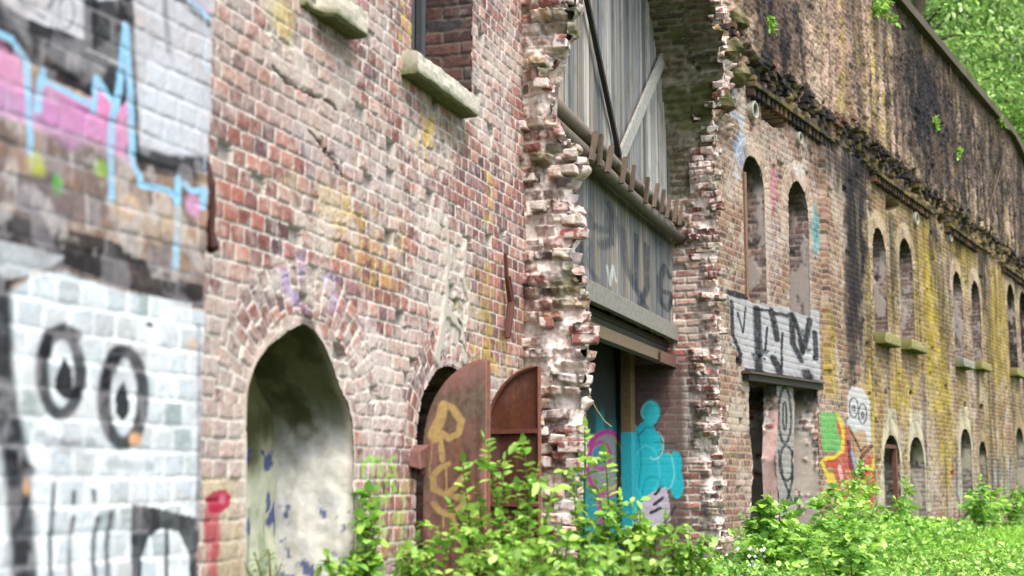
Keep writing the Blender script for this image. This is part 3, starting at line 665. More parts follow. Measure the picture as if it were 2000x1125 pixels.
# right pier: perpendicular face, cyan paint inside
CY1, CY2, MAG = S(40, 190, 208), S(60, 206, 222), S(170, 40, 130)
def rpier_fn(U, Z):
    h, C = rubble(U, Z, 240, 1.0, .6)
    h2_, C2 = bricks(U, Z, pitch=.24, course=.077, seed=77, ero=np.full(U.shape, .55), pal=[S(186, 120, 104), S(170, 96, 80), S(196, 150, 130)], smear=np.full(U.shape, .15), missing=.02, joint=.016, bold=1.8)
    inner = ss(.02, -.14, U + .06 * (fbm(Z * 3, U * 3, 3, 7) - .5)); low = ss(1.9, 1.5, Z)
    k = np.clip(np.maximum(inner, ss(.14, -.02, U) * ss(1.2, 1.0, Z)), 0, 1)
    k = np.maximum(k, ss(.12, .0, U) * ss(2.2, 2.4, Z) * ss(3.6, 3.3, Z) )
    h = h * (1 - k) + h2_ * k; C = C * (1 - k[..., None]) + C2 * k[..., None]
    cv = Canvas(FS2, U, Z, C)
    pl = ss(-.12, -.2, U) * (Z < 2.15); C[...] = mixc(C, pl, S(96, 76, 74), .85); h = h * (1 - .8 * pl)
    cv.fill([(1190, 640), (1300, 700), (1310, 790), (1270, 850), (1190, 850)], S(84, 68, 68), .8, .2)
    for x, y, rx, ry in ((1271, 806, 19, 27), (1262, 850, 22, 30), (1275, 868, 20, 30), (1262, 920, 34, 60), (1300, 920, 18, 40), (1320, 905, 14, 26), (1322, 945, 15, 32), (1240, 960, 30, 50), (1235, 880, 22, 60)):
        mm = ss(.4, .6, cv.blob(x, y, rx, ry, .04)); cv.C[...] = mixc(cv.C, mm, CY1, .95); h = h * (1 - .5 * mm)
    cv.C[...] = mixc(cv.C, cv.blob(1272, 805, 18, 24, .1), CY2, .8); cv.loop(1269, 806, 15, 21, 4, S(150, 230, 236), 150, 300, op=.6, patchy=.1); cv.loop(1278, 868, 17, 28, 4, S(170, 236, 240), -60, 120, op=.6); cv.loop(1302, 920, 15, 36, 4, S(150, 228, 234), -80, 80, op=.55); cv.stroke([(1246, 840), (1252, 900), (1246, 960)], 3, S(20, 120, 140), op=.6); cv.stroke([(1262, 990), (1300, 984), (1318, 968)], 3, S(16, 110, 130), op=.6); cv.stroke([(1290, 880), (1306, 874), (1322, 880)], 3, S(16, 100, 120), op=.6); cv.loop(1262, 920, 26, 50, 4, S(120, 220, 228), op=.35); cv.loop(1275, 960, 20, 30, 4, S(20, 150, 176), op=.6)
    cv.stroke([(1248, 850), (1262, 835), (1286, 838), (1294, 865)], 3, S(30, 40, 60), op=.5)
    cv.fill([(1250, 985), (1275, 960), (1300, 950), (1308, 975), (1310, 1015), (1290, 1028), (1245, 1030)], S(206, 196, 214), .92, .1)
    cv.stroke([(1280, 965), (1288, 955)], 6, BLK); cv.stroke([(1278, 985), (1296, 972)], 6, BLK); cv.stroke([(1272, 1002), (1290, 992)], 6, BLK); cv.stroke([(1240, 1034), (1290, 1030), (1320, 990)], 6, S(50, 50, 56), op=.7)
    return h, cv.C
rp = sheet('torn_pier', FS2, np.arange(-.95, .31, .009), np.arange(-.1, 4.5, .009), rpier_fn, fort, keep=lambda u, z: (u < .235 + .10 * (fbm(z * 5, z * 0 + 5, 3, 19) - .5)) & ((z < 3.95) | (u > -.05)), label='torn brick pier right of the gate with cyan paint')
for k in range(48):
    z = random.uniform(.3, 5.8); u = random.uniform(-.02, .26)
    c = random.choice(RUB) * random.uniform(.6, 1.0)
    if z > 4: c = c * .6 + S(110, 110, 60) * .3
    yaw = random.gauss(0, .3); d3 = Vector((*FS2.d, 0)); n3 = Vector((*FS2.n, 0)); a1 = (d3 * math.cos(yaw) + n3 * math.sin(yaw)); a2 = (n3 * math.cos(yaw) - d3 * math.sin(yaw)); up = (Vector((0, 0, 1)) + a1 * random.gauss(0, .15)).normalized()
    mb = MB(); mb.obox(FS2.p(u, z, random.uniform(-.10, .05)), a1 * random.choice([.055, .06, .1]), a2 * .06, up * .032, c, .008); mb.build('loose_brick', M_RUB, rp, bevel=.009)

# ================================================================== GATE (vault, doors, rail, room behind)
ug0 = US + TK; ugc = (ug0 + UR) / 2; ghw = (UR - ug0) / 2; ZS = 3.95
GA = arch(ugc, ghw, -.1, ZS, 2.6, 40)
gate = thing('gate', 'x', 'x'); C_.objects.unlink(gate); bpy.data.objects.remove(gate)
def vault_fn(D, B, U, Z):
    h, C = bricks(D, B, pitch=.24, course=.077, seed=91, ero=np.full(D.shape, .7), pal=[S(120, 110, 80), S(104, 92, 76), S(130, 104, 88), S(90, 84, 66)], mort=S(150, 146, 124), joint=.014)
    C = mixc(C, ss(.42, .62, fbm(D * 3, B * 3, 4, 92)), S(84, 92, 42), .7)
    return h * 1.5, C
GV = [p for p in GA if p[1] > ZS - .25 and p[0] > ugc - .6]
vault = niche('vault', F1, GV, .95, fort, vault_fn, step=.018, dstep=.018, dout=lambda U, Z: .0 + .40 * ss(0, 1.6, Z - ZS) + .14 * (h2(np.floor(np.arctan2(Z - ZS + 3, U - ugc) * 30), Z * 0, 3) - .5) + .2 * (fbm(U * 3, Z * 3, 3, 93) - .5), label='mossy brick vault over the gate')
GV2 = [p for p in GA if p[1] >= ZS - .01 and p[0] < ugc - .3]
niche('vault_haunch', F1, GV2, .95, vault, vault_fn, step=.03, dstep=.03)
rim = resample([p for p in GA if p[1] > ZS - .1 and p[0] > ugc + .3], .05)
for k in range(85):
    q = rim[random.randrange(len(rim) - 1)]; ang = math.atan2(q[1] - ZS, q[0] - ugc); rr = random.uniform(.0, .34)
    u_, z_ = q[0] + math.cos(ang) * rr, q[1] + math.sin(ang) * rr; oo = .05 + .40 * min(1, max(0, (q[1] - ZS) / 1.6)) - rr * .5 + random.uniform(-.06, .05)
    ra = Vector((*F1.d, 0)) * math.cos(ang) + Vector((0, 0, 1)) * math.sin(ang); ta = Vector((*F1.n, 0)); sa = ra.cross(ta)
    mb = MB(); c = random.choice(RUB) * random.uniform(.5, 1); c = c * .5 + S(110, 112, 60) * .4 if random.random() < .5 else c
    mb.obox(F1.p(u_, z_, oo), ra * random.choice([.06, .1]), ta * .055 + ra * random.gauss(0, .01), sa * .032, c, .009); mb.build('loose_brick', M_RUB, vault, bevel=.008)
for x_, y_ in ((1436, 40), (1424, 95), (1440, 150), (1410, 200)):
    c_ = F2.p(*F2.uz(x_, y_, .1), .1); lump = MB(); n1_ = 10
    for a_ in range(7):
        for b_ in range(n1_):
            th_, ph_ = math.pi * a_ / 6, 2 * math.pi * b_ / n1_; rr = .17 * random.uniform(.7, 1.15)
            lump.v.append(tuple(c_ + Vector((math.sin(th_) * math.cos(ph_), math.sin(th_) * math.sin(ph_), math.cos(th_) * .8)) * rr)); lump.c.append(tuple(random.choice([S(96, 92, 62), S(150, 136, 116), S(74, 84, 44)])))
    for a_ in range(6):
        for b_ in range(n1_): lump.f.append((a_ * n1_ + b_, a_ * n1_ + (b_ + 1) % n1_, (a_ + 1) * n1_ + (b_ + 1) % n1_, (a_ + 1) * n1_ + b_))
    lump.build('rubble_lump', M_BRICK, vault)
# spandrel above the arch, on the near wall's line
def span_fn(U, Z):
    h, C = rubble(U, Z, 300, .9, 1.0); C = mixc(C, ss(.4, .6, fbm(U * 3, Z * 3, 3, 301)), S(86, 90, 52), .6); return h, C * .8
sheet('arch_masonry', F1, np.arange(US, .02, .02), np.arange(3.9, 8.3, .02), span_fn, fort, off=.05, keep=lambda u, z: ~in_poly(u, z, GA) & ~((u < US + .2) & (z < 4.7)))
# the doors
OD = -.30; d3 = Vector((*F1.d, 0)); n3 = Vector((*F1.n, 0))
rail = lambda u: np.interp(u, [F1.uz(1085, 205, OD)[0], F1.uz(1335, 440, OD)[0]], [F1.uz(1085, 205, OD)[1], F1.uz(1335, 440, OD)[1]])
zbot = (F1.uz(1145, 590, OD)[1] + F1.uz(1320, 672, OD)[1]) / 2
zrail = (F1.uz(1100, 222, OD)[1] + F1.uz(1320, 425, OD)[1]) / 2
WD = [S(164, 164, 160), S(146, 150, 152), S(180, 178, 172), S(128, 132, 136), S(160, 152, 140)]
def top_of_arch(u): 
    q = (u - ugc) / ghw; return ZS + 2.6 * math.sqrt(max(0, 1 - q * q))
gt = MB(); gl = MB(); u = ug0 - .2; i = 0
gaps = [F1.uz(1246, 60, OD)[0]]
while u < UR + .25:
    wdt = random.uniform(.09, .20); c = random.choice(WD) * random.uniform(.55, 1.1)
    gap = .016 if random.random() < .7 else .04
    if any(abs(u - g) < .12 for g in gaps): gap = .07
    zt = top_of_arch(u + wdt / 2) + .05 if u > ug0 and u < UR else ZS + .2
    gt.obox(F1.p(u + wdt / 2, (zrail + zt) / 2, OD + random.uniform(-.012, .012)), d3 * (wdt / 2), n3 * .012, (d3 * random.gauss(0, .004) + Vector((0, 0, 1))) * ((zt - zrail) / 2), c, .001)
    if random.random() < .12: gt.obox(F1.p(u + wdt, (zrail + zt) / 2, OD + .022), d3 * .022, n3 * .01, (0, 0, (zt - zrail) / 2), c * .9)
    u += wdt + gap
u = ug0 - .2
while u < UR + .25:
    wdt = random.uniform(.14, .26); c = random.choice(WD) * random.uniform(.72, 1.0)
    gl.obox(F1.p(u + wdt / 2, (zbot + zrail) / 2, OD + .02 + random.uniform(-.006, .006)), d3 * (wdt / 2), n3 * .012, (0, 0, (zrail - zbot) / 2), c)
    u += wdt + .008
door_u = gt.build('upper_door', M_WOOD, fort, label='weathered grey board door under the vault')
# lower door: boards with painted letters (sheet laid over the boards 3 mm proud, same boards)
def ldoor_fn(U, Z):
    bw = .19; q = (U + .03 * np.floor(U / bw % 2)) / bw; k = np.floor(q); f = q - k
    r = h2(k, k * 0, 5); grain = fbm(U * 60, Z * 1.6 + r * 9, 4, 6)
    base = np.array(WD)[(r * len(WD)).astype(int)] * .66
    C = base * (.45 + .9 * grain)[..., None] * (.85 + .3 * r)[..., None]
    gp = np.minimum(f, 1 - f) * bw; m = ss(.010, .004, gp); C = mixc(C, m, S(30, 32, 34), .9)
    cv = Canvas(F1, U, Z, C, OD + .04); K = S(52, 62, 76)
    for P, wd, op in (([(1150, 420), (1150, 440), (1185, 450), (1190, 420)], 14, .5), ([(1150, 470), (1148, 520), (1165, 545)], 12, .5), ([(1190, 400), (1200, 430), (1195, 470), (1175, 480)], 16, .6), ([(1215, 450), (1222, 520), (1240, 560)], 16, .6),
                      ([(1242, 460), (1240, 560), (1262, 600)], 12, .75), ([(1262, 480), (1264, 560), (1250, 600)], 11, .75), ([(1308, 540), (1298, 520), (1288, 545), (1290, 590), (1304, 605), (1312, 590)], 11, .8), ([(1296, 570), (1312, 574), (1312, 596)], 9, .8), ([(1130, 440), (1131, 540)], 22, .8), ([(1270, 440), (1285, 470)], 18, .45)):
        cv.stroke(P, wd, K * .7, op=min(1, op * 1.15), soft=.5, patchy=.35)
    cv.stroke([(1186, 520), (1192, 555), (1197, 520), (1203, 550)], 5, S(206, 214, 214), op=.6)
    return -.008 * m + .003 * (grain - .5), cv.C
lo = gl.build('lower_door', M_WOOD, fort, label='lower board door with faded dark lettering')
sheet('board_face', F1, np.arange(ug0 - .1, UR + .2, .012), np.arange(zbot + .02, zrail - .0, .014), ldoor_fn, lo, M_WOOD, off=OD + .04)
bm_ = MB(); bm_.obox(F1.p(ugc, zbot + .075, OD + .075), d3 * (ghw + .12), n3 * .02, (0, 0, .085), S(140, 138, 130)); bm_.build('bottom_board', M_WOODH, lo, bevel=.006)
def bar_between(mb, fr, P, off, wid_, th, col):
    a = fr.p(*fr.uz(*P[0], off), off); b = fr.p(*fr.uz(*P[1], off), off); t_ = (b - a); L_ = t_.length / 2; t_.normalize(); nn = Vector((*fr.n, 0)); s_ = t_.cross(nn)
    mb.obox((a + b) / 2, t_ * L_, s_ * wid_, nn * th, col)
m1 = MB(); bar_between(m1, F1, [(1304, 92), (1212, 308)], OD + .06, .075, .014, S(168, 168, 162)); m1.build('brace', M_WOODH, door_u, label='pale diagonal brace')
m1 = MB(); bar_between(m1, F1, [(1142, -20), (1210, 305)], OD + .06, .025, .02, S(60, 58, 54)); m1.build('brace', M_WOODH, door_u, label='thin dark diagonal brace')
rl = MB(); OR = OD + .14
lg = lambda y, P: [F1.p(*F1.uz(a, b + y, OR), OR) for a, b in P]
LP = [(1040, 165), (1090, 215), (1150, 270), (1210, 328), (1270, 385), (1338, 443)]
top_log = MB(); top_log.tube([p + Vector((0, 0, random.uniform(-.012, .012))) for p in lg(0, LP)], [.075, .07, .062, .055, .05, .05], 12, S(130, 120, 108))
lr = top_log.build('rail', M_WOODH, fort, smooth=True, label='round log rail with pegs across the doors')
lo2 = MB(); lo2.tube([p + Vector((0, 0, -.15)) for p in lg(4, LP)], [.07, .075, .07, .06, .06, .055], 12, S(112, 104, 94)); lo2.build('lower_log', M_WOODH, lr, smooth=True)
for x, y0, y1 in ((1162, 255, 312), (1176, 265, 324), (1192, 283, 336), (1222, 308, 358), (1238, 322, 372), (1268, 348, 396), (1283, 357, 405), (1296, 370, 415), (1308, 381, 425), (1321, 390, 434), (1332, 396, 440)):
    pg = MB(); oo = OR + .11; a = F1.p(*F1.uz(x, y0, oo), oo); a = a + d3 * random.uniform(-.05, .05); b = F1.p(*F1.uz(x + random.uniform(-1, 2), y1, oo), oo) - n3 * .03; mid = (a + b) / 2
    pg.obox(mid, d3 * .032, n3 * .014, (b - a) / 2, S(120, 104, 92) * random.uniform(.7, 1.1), .004); pg.build('peg', M_WOODH, lr)
# steel and timber lintels under the doors
st = MB(); zL = (F1.uz(1150, 645, OD)[1] + F1.uz(1315, 700, OD)[1]) / 2
st.obox(F1.p(ugc, zL - .01, OD - .02), d3 * (ghw + .1), n3 * .05, (0, 0, .055), S(120, 104, 84)); st.obox(F1.p(ugc, zL + .10, OD - .08), d3 * (ghw + .1), n3 * .05, (0, 0, .03), S(60, 52, 46))
st.obox(F1.p(UR - .35, zL - .03, OD + .055), d3 * .4, n3 * .012, (0, 0, .06), S(112, 86, 74)); st.build('lintel', M_RUST, fort, bevel=.004, label='rusty steel lintel under the board doors')
# room behind
def mural_fn(U, Z):
    n = fbm(U * 3, Z * 3, 4, 7); C = np.ones(U.shape + (3,)) * S(40, 58, 56) * (.7 + .5 * n)[..., None]  # dark base and upper part carry the unlit room's shade in their colour
    cv = Canvas(F1, U, Z, C, -.78)
    cv.fill([(1080, 620), (1260, 660), (1260, 800), (1080, 800)], S(44, 48, 46), .9, .1)
    zt_ = F1.uz(1200, 850, -.78)[1]; cv.C[...] = mixc(cv.C, ss(.18, -.22, Z - zt_ + .5 * (fbm(U * 3, Z * 3, 4, 31) - .5)) * (.75 + .25 * n), S(40, 150, 160), .92)
    cv.fill([(1150, 850), (1190, 842), (1225, 870), (1232, 920), (1215, 960), (1180, 975), (1145, 950)], S(130, 132, 130), .95, .1)
    cv.loop(1186, 905, 42, 62, 9, MAG, patchy=.05, op=.97); cv.loop(1186, 905, 33, 50, 5, S(190, 186, 60), -60, 110, patchy=.1); cv.loop(1172, 890, 20, 26, 6, MAG, patchy=.05)
    cv.loop(1170, 890, 9, 12, 9, S(50, 120, 150), patchy=.05); cv.stroke([(1168, 965), (1175, 1040)], 9, MAG)
    return .01 * n, cv.C
room = sheet('interior_wall', F1, np.arange(ug0 - 1.6, UR + .1, .02), np.arange(-.1, 2.6, .02), mural_fn, fort, M_PLAST, off=-.78, label='inner wall with teal paint and a magenta ring')
rm = MB(); rm.obox(F1.p(ugc, zL + .16, -.62), d3 * (ghw + .6), n3 * .30, (0, 0, .03), S(70, 62, 54)); rm.build('ceiling', M_PLAST, room)
rm = MB(); rm.obox(F1.p(F1.uz(1228, 900, -.66)[0], 1.1, -.66), d3 * .10, n3 * .05, (0, 0, 1.25), S(110, 92, 64)); rm.build('post', M_WOODH, room, label='wooden post')
pp = MB(); pp.obox(F1.p(F1.uz(1228, 900, -.66)[0], .85, -.66), d3 * .103, n3 * .053, (0, 0, .56), S(44, 170, 186, .55)); pp.build('post_paint', M_PLAST, room)

# ================================================================== FAR WALL
def W2(px, py, off=0): return F2.uz(px, py, off)
ups = [((1452, 1494), 308, 585), ((1541, 1579), 356, 612), ((1706, 1731), 447, 655), ((1758, 1784), 468, 668), ((1862, 1880), 532, 703), ((1898, 1914), 550, 708), ((1968, 1984), 558, 722), ((1993, 2010), 572, 730)]
lows = [((1727, 1759), 850, 1060, 'white plaster surround'), ((1778, 1806), 853, 1060, ''), ((1878, 1899), 838, 1050, ''), ((1914, 1928), 862, 1050, ''), ((1986, 2002), 836, 1050, '')]
A_UP = []
for (x0, x1), yt, yb in ups:
    u0, u1 = W2(x0, (yt + yb) / 2)[0], W2(x1, (yt + yb) / 2)[0]; um = (x0 + x1) / 2
    zt, zb = W2(um, yt)[1], W2(um, yb)[1]; hw = (u1 - u0) / 2; A_UP.append(((u0 + u1) / 2, hw, zb, zt - hw * 1.0, hw * 1.0))
A_LO = []
for (x0, x1), yt, yb, _ in lows:
    u0, u1 = W2(x0, 930)[0], W2(x1, 930)[0]; zt = W2((x0 + x1) / 2, yt)[1]; hw = (u1 - u0) / 2; A_LO.append(((u0 + u1) / 2, hw, -.3, zt - hw * .8, hw * .8))
OL = F2.poly([(1463, 1000), (1470, 900), (1462, 840), (1462, 742), (1516, 749), (1520, 800), (1516, 900), (1521, 1000)]); OL[0] = (OL[0][0], .3); OL[-1] = (OL[-1][0], .3)
OR_ = F2.poly([(1551, 1000), (1549, 880), (1552, 753), (1597, 757), (1598, 860), (1601, 1000)]); OR_[0] = (OR_[0][0], .3); OR_[-1] = (OR_[-1][0], .3)
PITS = [F2.poly(p) for p in ([(1488, 205), (1512, 225), (1532, 240), (1530, 250), (1512, 248), (1489, 232)], [(1730, 382), (1752, 392), (1756, 402), (1742, 414), (1730, 410)])]
ZC = W2(1457, 168)[1]; ZC2 = (ZC + W2(1900, 475)[1]) / 2
PIER = (W2(1607, 600)[0], W2(1690, 600)[0])
TOPZ = W2(1850, 128, .1)[1]; UE = W2(1962, 300)[0]
def far_fn(U, Z):
    cv0 = Canvas(F2, U, Z, np.zeros(U.shape + (3,))); B0 = cv0.blob
    a, b = U, Z; allm = np.zeros(U.shape, bool)
    for (uc, hw, zb, zs_, r) in A_UP:
        a, b, m = ring_coords(U, Z, uc, zs_, hw, hw + .27, a, b); allm |= m
    for (uc, hw, zb, zs_, r) in A_LO:
        a, b, m = ring_coords(U, Z, uc, zs_, hw, hw + .15, a, b); allm |= m
    upz = ss(ZC + .05, ZC + .4, Z)
    e = .08 + .3 * ss(.5, .7, fbm(U * 1.1, Z * .7, 4, 401)) + .45 * upz * ss(.4, .6, fbm(U * 2, Z * 2, 3, 402)) + .25 * allm
    e = np.maximum(e, B0(1690, 600, 20, 300, .4) * .6)
    sm = .12 * ss(.4, .7, fbm(U * 1.5, Z * 1.5, 4, 403)) + .42 * allm + .1
    h, C = bricks(a, b, pitch=.12, course=.077, seed=400, ero=np.clip(e, 0, 1), pal=PAL_D, mort=S(176, 164, 140), smear=sm, mix=True, missing=.006, joint=.013, soft=.005, relief=1.0)
    h = h + upz * (.05 * (fbm(U * 7, Z * 7, 4, 404) - .5) + .03 * (fbm(U * 22, Z * 22, 3, 405) - .5))
    # torn end beside the gate
    hr, Cr = rubble(U, Z, 420, 1.0, 1.0)
    k = ss(.42, .2, U + .25 * (fbm(Z * 2.2, U * 3, 4, 421) - .5)) * 1.0; k = np.maximum(k, ss(1.15, .85, U + .5 * (fbm(Z * 2.2, U * 2, 4, 422) - .5)) * ss(W2(1440, 300)[1], W2(1440, 240)[1], Z))
    h = h * (1 - k) + (hr + .04) * k; C = C * (1 - k[..., None]) + Cr * k[..., None]
    cv = Canvas(F2, U, Z, C); B = cv.blob
    L0 = np.clip((C.mean(-1) / .26), .35, 1.5)[..., None]
    def tint(m, col, op): cv.C[...] = mixc(cv.C, m, np.asarray(col) * (.25 + .75 * L0), op)
    g = lambda fu, fz, s, lo=.42, hi=.62: ss(lo, hi, fbm(U * fu, Z * fz, 4, s))
    far = ss(W2(1560, 600)[0], W2(1780, 600)[0], U)
    # yellow lichen in vertical runs
    tint(far * g(3.2, .35, 431, .40, .58) * (.3 + .7 * g(16, 12, 432)) * ss(.4, 1.6, Z), S(168, 148, 58), .74)
    tint(g(1.6, .4, 433, .45, .6) * (.3 + .7 * far) * g(9, 6, 434), S(160, 138, 84), .6)
    for x, y, rx, ry in ((1800, 560, 22, 190), (1825, 640, 16, 220), (1950, 640, 22, 130), (1845, 800, 14, 170), (1690, 640, 10, 200), (1615, 700, 10, 100), (1760, 760, 24, 60), (1880, 480, 26, 60)):
        tint(B(x, y, rx, ry, .5, 5) * (.45 + .55 * g(12, 7, 435)), S(180, 158, 52), .8)
    tint(upz, S(200, 172, 152), .8)
    tint(upz * g(3, .5, 436, .45, .6) * g(10, 6, 437), S(186, 166, 80), .85)
    tint(upz * g(2.5, 1.2, 438, .45, .6) * g(16, 12, 439, .4, .55), S(190, 176, 156), .6)
    # soot and black algae runs
    SOOT = S(44, 42, 46)
    for x, y, rx, ry, o in ((1660, 430, 22, 220, .95), (1655, 560, 16, 200, .7), (1500, 40, 60, 90, .8), (1790, 230, 60, 120, .9), (1620, 330, 40, 50, .7), (1672, 330, 30, 90, .8), (1648, 640, 10, 130, .6), (1690, 560, 9, 160, .5), (1500, 70, 46, 80, .8), (1480, 150, 26, 44, .85), (1780, 180, 55, 120, .9), (1760, 110, 34, 80, .6), (1850, 260, 40, 120, .8), (1862, 400, 16, 110, .7), (1915, 330, 36, 110, .8), (1980, 380, 40, 120, .8), (1820, 470, 8, 120, .7), (1918, 530, 8, 90, .8), (1700, 330, 60, 40, .6), (1990, 540, 22, 50, .6), (1600, 250, 50, 30, .6), (1570, 20, 30, 40, .6), (1470, 60, 26, 60, .8), (1815, 330, 30, 40, .8), (1745, 520, 9, 110, .6), (1842, 600, 9, 160, .6), (1660, 640, 14, 80, .6)):
        tint(B(x, y, rx, ry, .55, 4, int(x)) * (.55 + .45 * g(9, 2.2, 441 + x % 7, .35, .55)), SOOT, min(1, o * 1.1))
    tint(upz * (.5 + .5 * far) * g(4.2, .30, 447, .47, .56) * (.6 + .4 * g(12, 3, 448)), SOOT, .92)
    tint(g(5, .3, 449, .58, .68) * ss(.2, .6, far) * .8, SOOT, .6)
    tint(ss(TOPZ - .9, TOPZ - .1, Z + .4 * (fbm(U * 2, Z * 2, 3, 450) - .5)) * far, S(66, 62, 46), .8)
    tint(upz * g(3, 2, 451, .55, .7), S(160, 130, 110), .3)
    tint(B(1630, 170, 60, 90, .7, 6) * g(6, 4, 458), S(166, 136, 112), .6)
    # pale surrounds of the upper windows
    for i, (uc, hw, zb, zs_, r) in enumerate(A_UP):
        R = np.hypot(U - uc, Z - zs_); m = (1 - ss(hw + .18, hw + .34, R + .1 * (fbm(U * 6, Z * 6, 3, 452) - .5))) * (Z > zs_ - .3)
        tint(m, S(190, 170, 146), .45)
    tint(B(1440, 250, 18, 80, .6, 8) * g(9, 9, 455), S(180, 196, 214), .75); tint(B(1448, 300, 14, 40, .6, 9), S(150, 180, 210), .5)
    tint(B(1553, 320, 20, 26, .5, 9) * g(10, 8, 456), S(206, 206, 210), .7); tint(B(1592, 450, 8, 50, .5, 9), S(90, 180, 190), .7); tint(B(1515, 470, 8, 90, .7, 12) * g(20, 12, 457), S(210, 200, 206), .7)
    tint(B(1512, 360, 9, 50, .6, 10), S(176, 80, 110), .5); tint(B(1700, 780, 30, 40, .6), S(200, 170, 90), .4)
    # lower window plaster points
    for i, (uc, hw, zb, zs_, r) in enumerate(A_LO):
        zp = zs_ + r; wv = hw + .14 - (Z - zs_) * .35; m = (np.abs(U - uc + .04 * (fbm(Z * 9, U * 9, 3, 460) - .5)) < wv) & (Z > .4) & (Z < zp + .42)
        tint(m.astype(float) * (.55 + .45 * g(6, 6, 461)), S(206, 200, 176) if i in (0, 1, 2) else S(170, 150, 120), .8)
        h[...] = np.where(m, h * .3 + .005, h)
    # joint dirt below, reddish right end
    tint(B(1500, 960, 110, 60, .6) * .6, S(170, 150, 140), .4)
    # ---------- silver letters
    cv.fill([(1421, 565), (1470, 592), (1548, 600), (1600, 606), (1602, 748), (1555, 738), (1500, 728), (1456, 722), (1446, 690), (1428, 670)], S(176, 180, 186), .88, .25, 3)
    for P, w_ in (([(1428, 590), (1431, 655), (1446, 690), (1444, 712)], 6), ([(1424, 572), (1455, 580)], 10), ([(1440, 610), (1452, 650), (1456, 600)], 3), ([(1479, 605), (1481, 660), (1483, 722)], 13), ([(1508, 608), (1516, 640), (1520, 662)], 10), ([(1515, 612), (1540, 616)], 6), ([(1512, 700), (1524, 725)], 12), ([(1548, 615), (1550, 670), (1566, 704)], 9), ([(1582, 625), (1578, 650), (1570, 685)], 9), ([(1592, 650), (1594, 700)], 8), ([(1552, 620), (1562, 650), (1568, 690)], 7), ([(1576, 730), (1580, 735)], 16), ([(1500, 640), (1494, 700)], 4), ([(1530, 650), (1528, 720)], 4), ([(1458, 722), (1600, 746)], 5), ([(1476, 604), (1510, 606)], 4)):
        cv.stroke(P, w_ * 1.25, S(24, 26, 32), op=.94, patchy=.15)
    # ---------- the owl-like face, red and yellow piece
    q = lambda P: [(1400 + a / 1.99, 560 + b_ / 1.99) for a, b_ in P]
    cv.fill(q([(400, 490), (450, 490), (470, 600), (455, 640), (410, 640)]), S(96, 176, 96), .88, .3, 5)
    cv.fill(q([(440, 520), (500, 560), (500, 700), (590, 640), (600, 800), (590, 850), (470, 850), (430, 700), (405, 690), (470, 640)]), S(176, 70, 56), .85, .35, 6)
    cv.fill(q([(488, 420), (505, 390), (545, 395), (578, 440), (584, 600), (550, 640), (505, 560), (488, 520)]), S(196, 200, 204), .9, .2, 7)
    for cx_, cy_ in ((512, 470), (548, 495)): x_, y_ = q([(cx_, cy_)])[0]; cv.loop(x_, y_, 8.5, 19, 3.5, S(60, 60, 66), op=.8); cv.loop(x_, y_ + 2, 2.5, 5, 4, S(50, 50, 56), op=.8)
    cv.fill(q([(505, 560), (560, 560), (575, 640), (545, 690), (515, 640)]), S(176, 140, 96), .85, .2, 8)
    for P, w_, c_ in (([(450, 500), (470, 560), (468, 640), (405, 680), (430, 740), (455, 850)], 7, S(214, 190, 60)), ([(492, 605), (500, 700), (525, 750), (545, 660), (585, 620)], 8, S(90, 40, 60)), ([(500, 560), (540, 640), (560, 620)], 4, S(50, 40, 44)), ([(505, 640), (525, 730)], 5, S(130, 160, 190)), ([(600, 490), (605, 640), (596, 700)], 12, S(206, 186, 70)), ([(540, 670), (550, 760)], 6, S(60, 50, 50)), ([(455, 700), (470, 780)], 8, S(214, 170, 170))):
        cv.stroke(q(P), w_, c_, op=.88, patchy=.25)
    # ---------- figure-of-eight on the post between the openings
    cv.fill([(1516, 750), (1552, 750), (1553, 1010), (1518, 1010)], S(150, 152, 150), .85, .2, 9)
    cv.loop(1534, 812, 12, 56, 5, S(40, 46, 48), op=.9); cv.loop(1534, 812, 3.5, 28, 4, S(40, 46, 48), op=.9); cv.loop(1536, 905, 13, 34, 5, S(40, 46, 48), op=.9); cv.stroke([(1548, 880), (1546, 940), (1530, 1000)], 5, S(40, 46, 48)); cv.stroke([(1522, 880), (1528, 930), (1545, 980)], 5, S(40, 46, 48))
    # ---------- small tags at the right end
    for x in (1870, 1885, 1940, 1952, 1964, 1976):
        tint(B(x, 930, 7, 50, .4, 8, x) * g(6, 6, 470 + x), S(150, 166, 166), .6); cv.stroke([(x - 3, 890 + x % 9), (x - 2, 960), (x + 3, 985)], 4, S(50, 56, 60), op=.6)
    cv.stroke([(1860, 905), (1863, 930)], 4, S(170, 60, 50), op=.7); tint(B(1884, 935, 5, 30, .3), S(60, 150, 150), .5)
    tint(B(1797, 985, 9, 36, .3), S(206, 210, 206), .8); cv.stroke([(1786, 960), (1800, 970), (1803, 1030)], 4, BLK)
    # ---------- relief: pier, upper wall corbelled forward with a ragged lower edge
    pier = ss(PIER[0] - .02, PIER[0] + .0, U) * ss(PIER[1] + .02, PIER[1], U) * ss(ZC + .1, ZC - .0, Z)
    h = h + .07 * pier
    rag = Z - (ZC + .36) + .34 * (fbm(U * 2.6, Z * 0, 3, 480) - .5) + .10 * (h2(np.floor(U / .12), np.floor(Z / .077), 9) - .5)
    over = ss(-.03, .03, rag); h = h + over * .15 * ss(.7, 1.3, U)
    band = ss(ZC + .0, ZC + .04, Z) * (1 - over)
    hb = h2(np.floor(U / .125 + .5 * (np.floor(Z / .077) % 2)), np.floor(Z / .077), 19)
    h = h + band * (.10 * hb * (hb > .45)); tint(band * g(2, 3, 481), SOOT, .6); tint(band * (hb > .8), S(150, 134, 66), .5)
    for P in PITS:
        m = in_poly(cv.wu, cv.wz, P); h[m] = h[m] - .22; cv.C[m] = cv.C[m] * .6
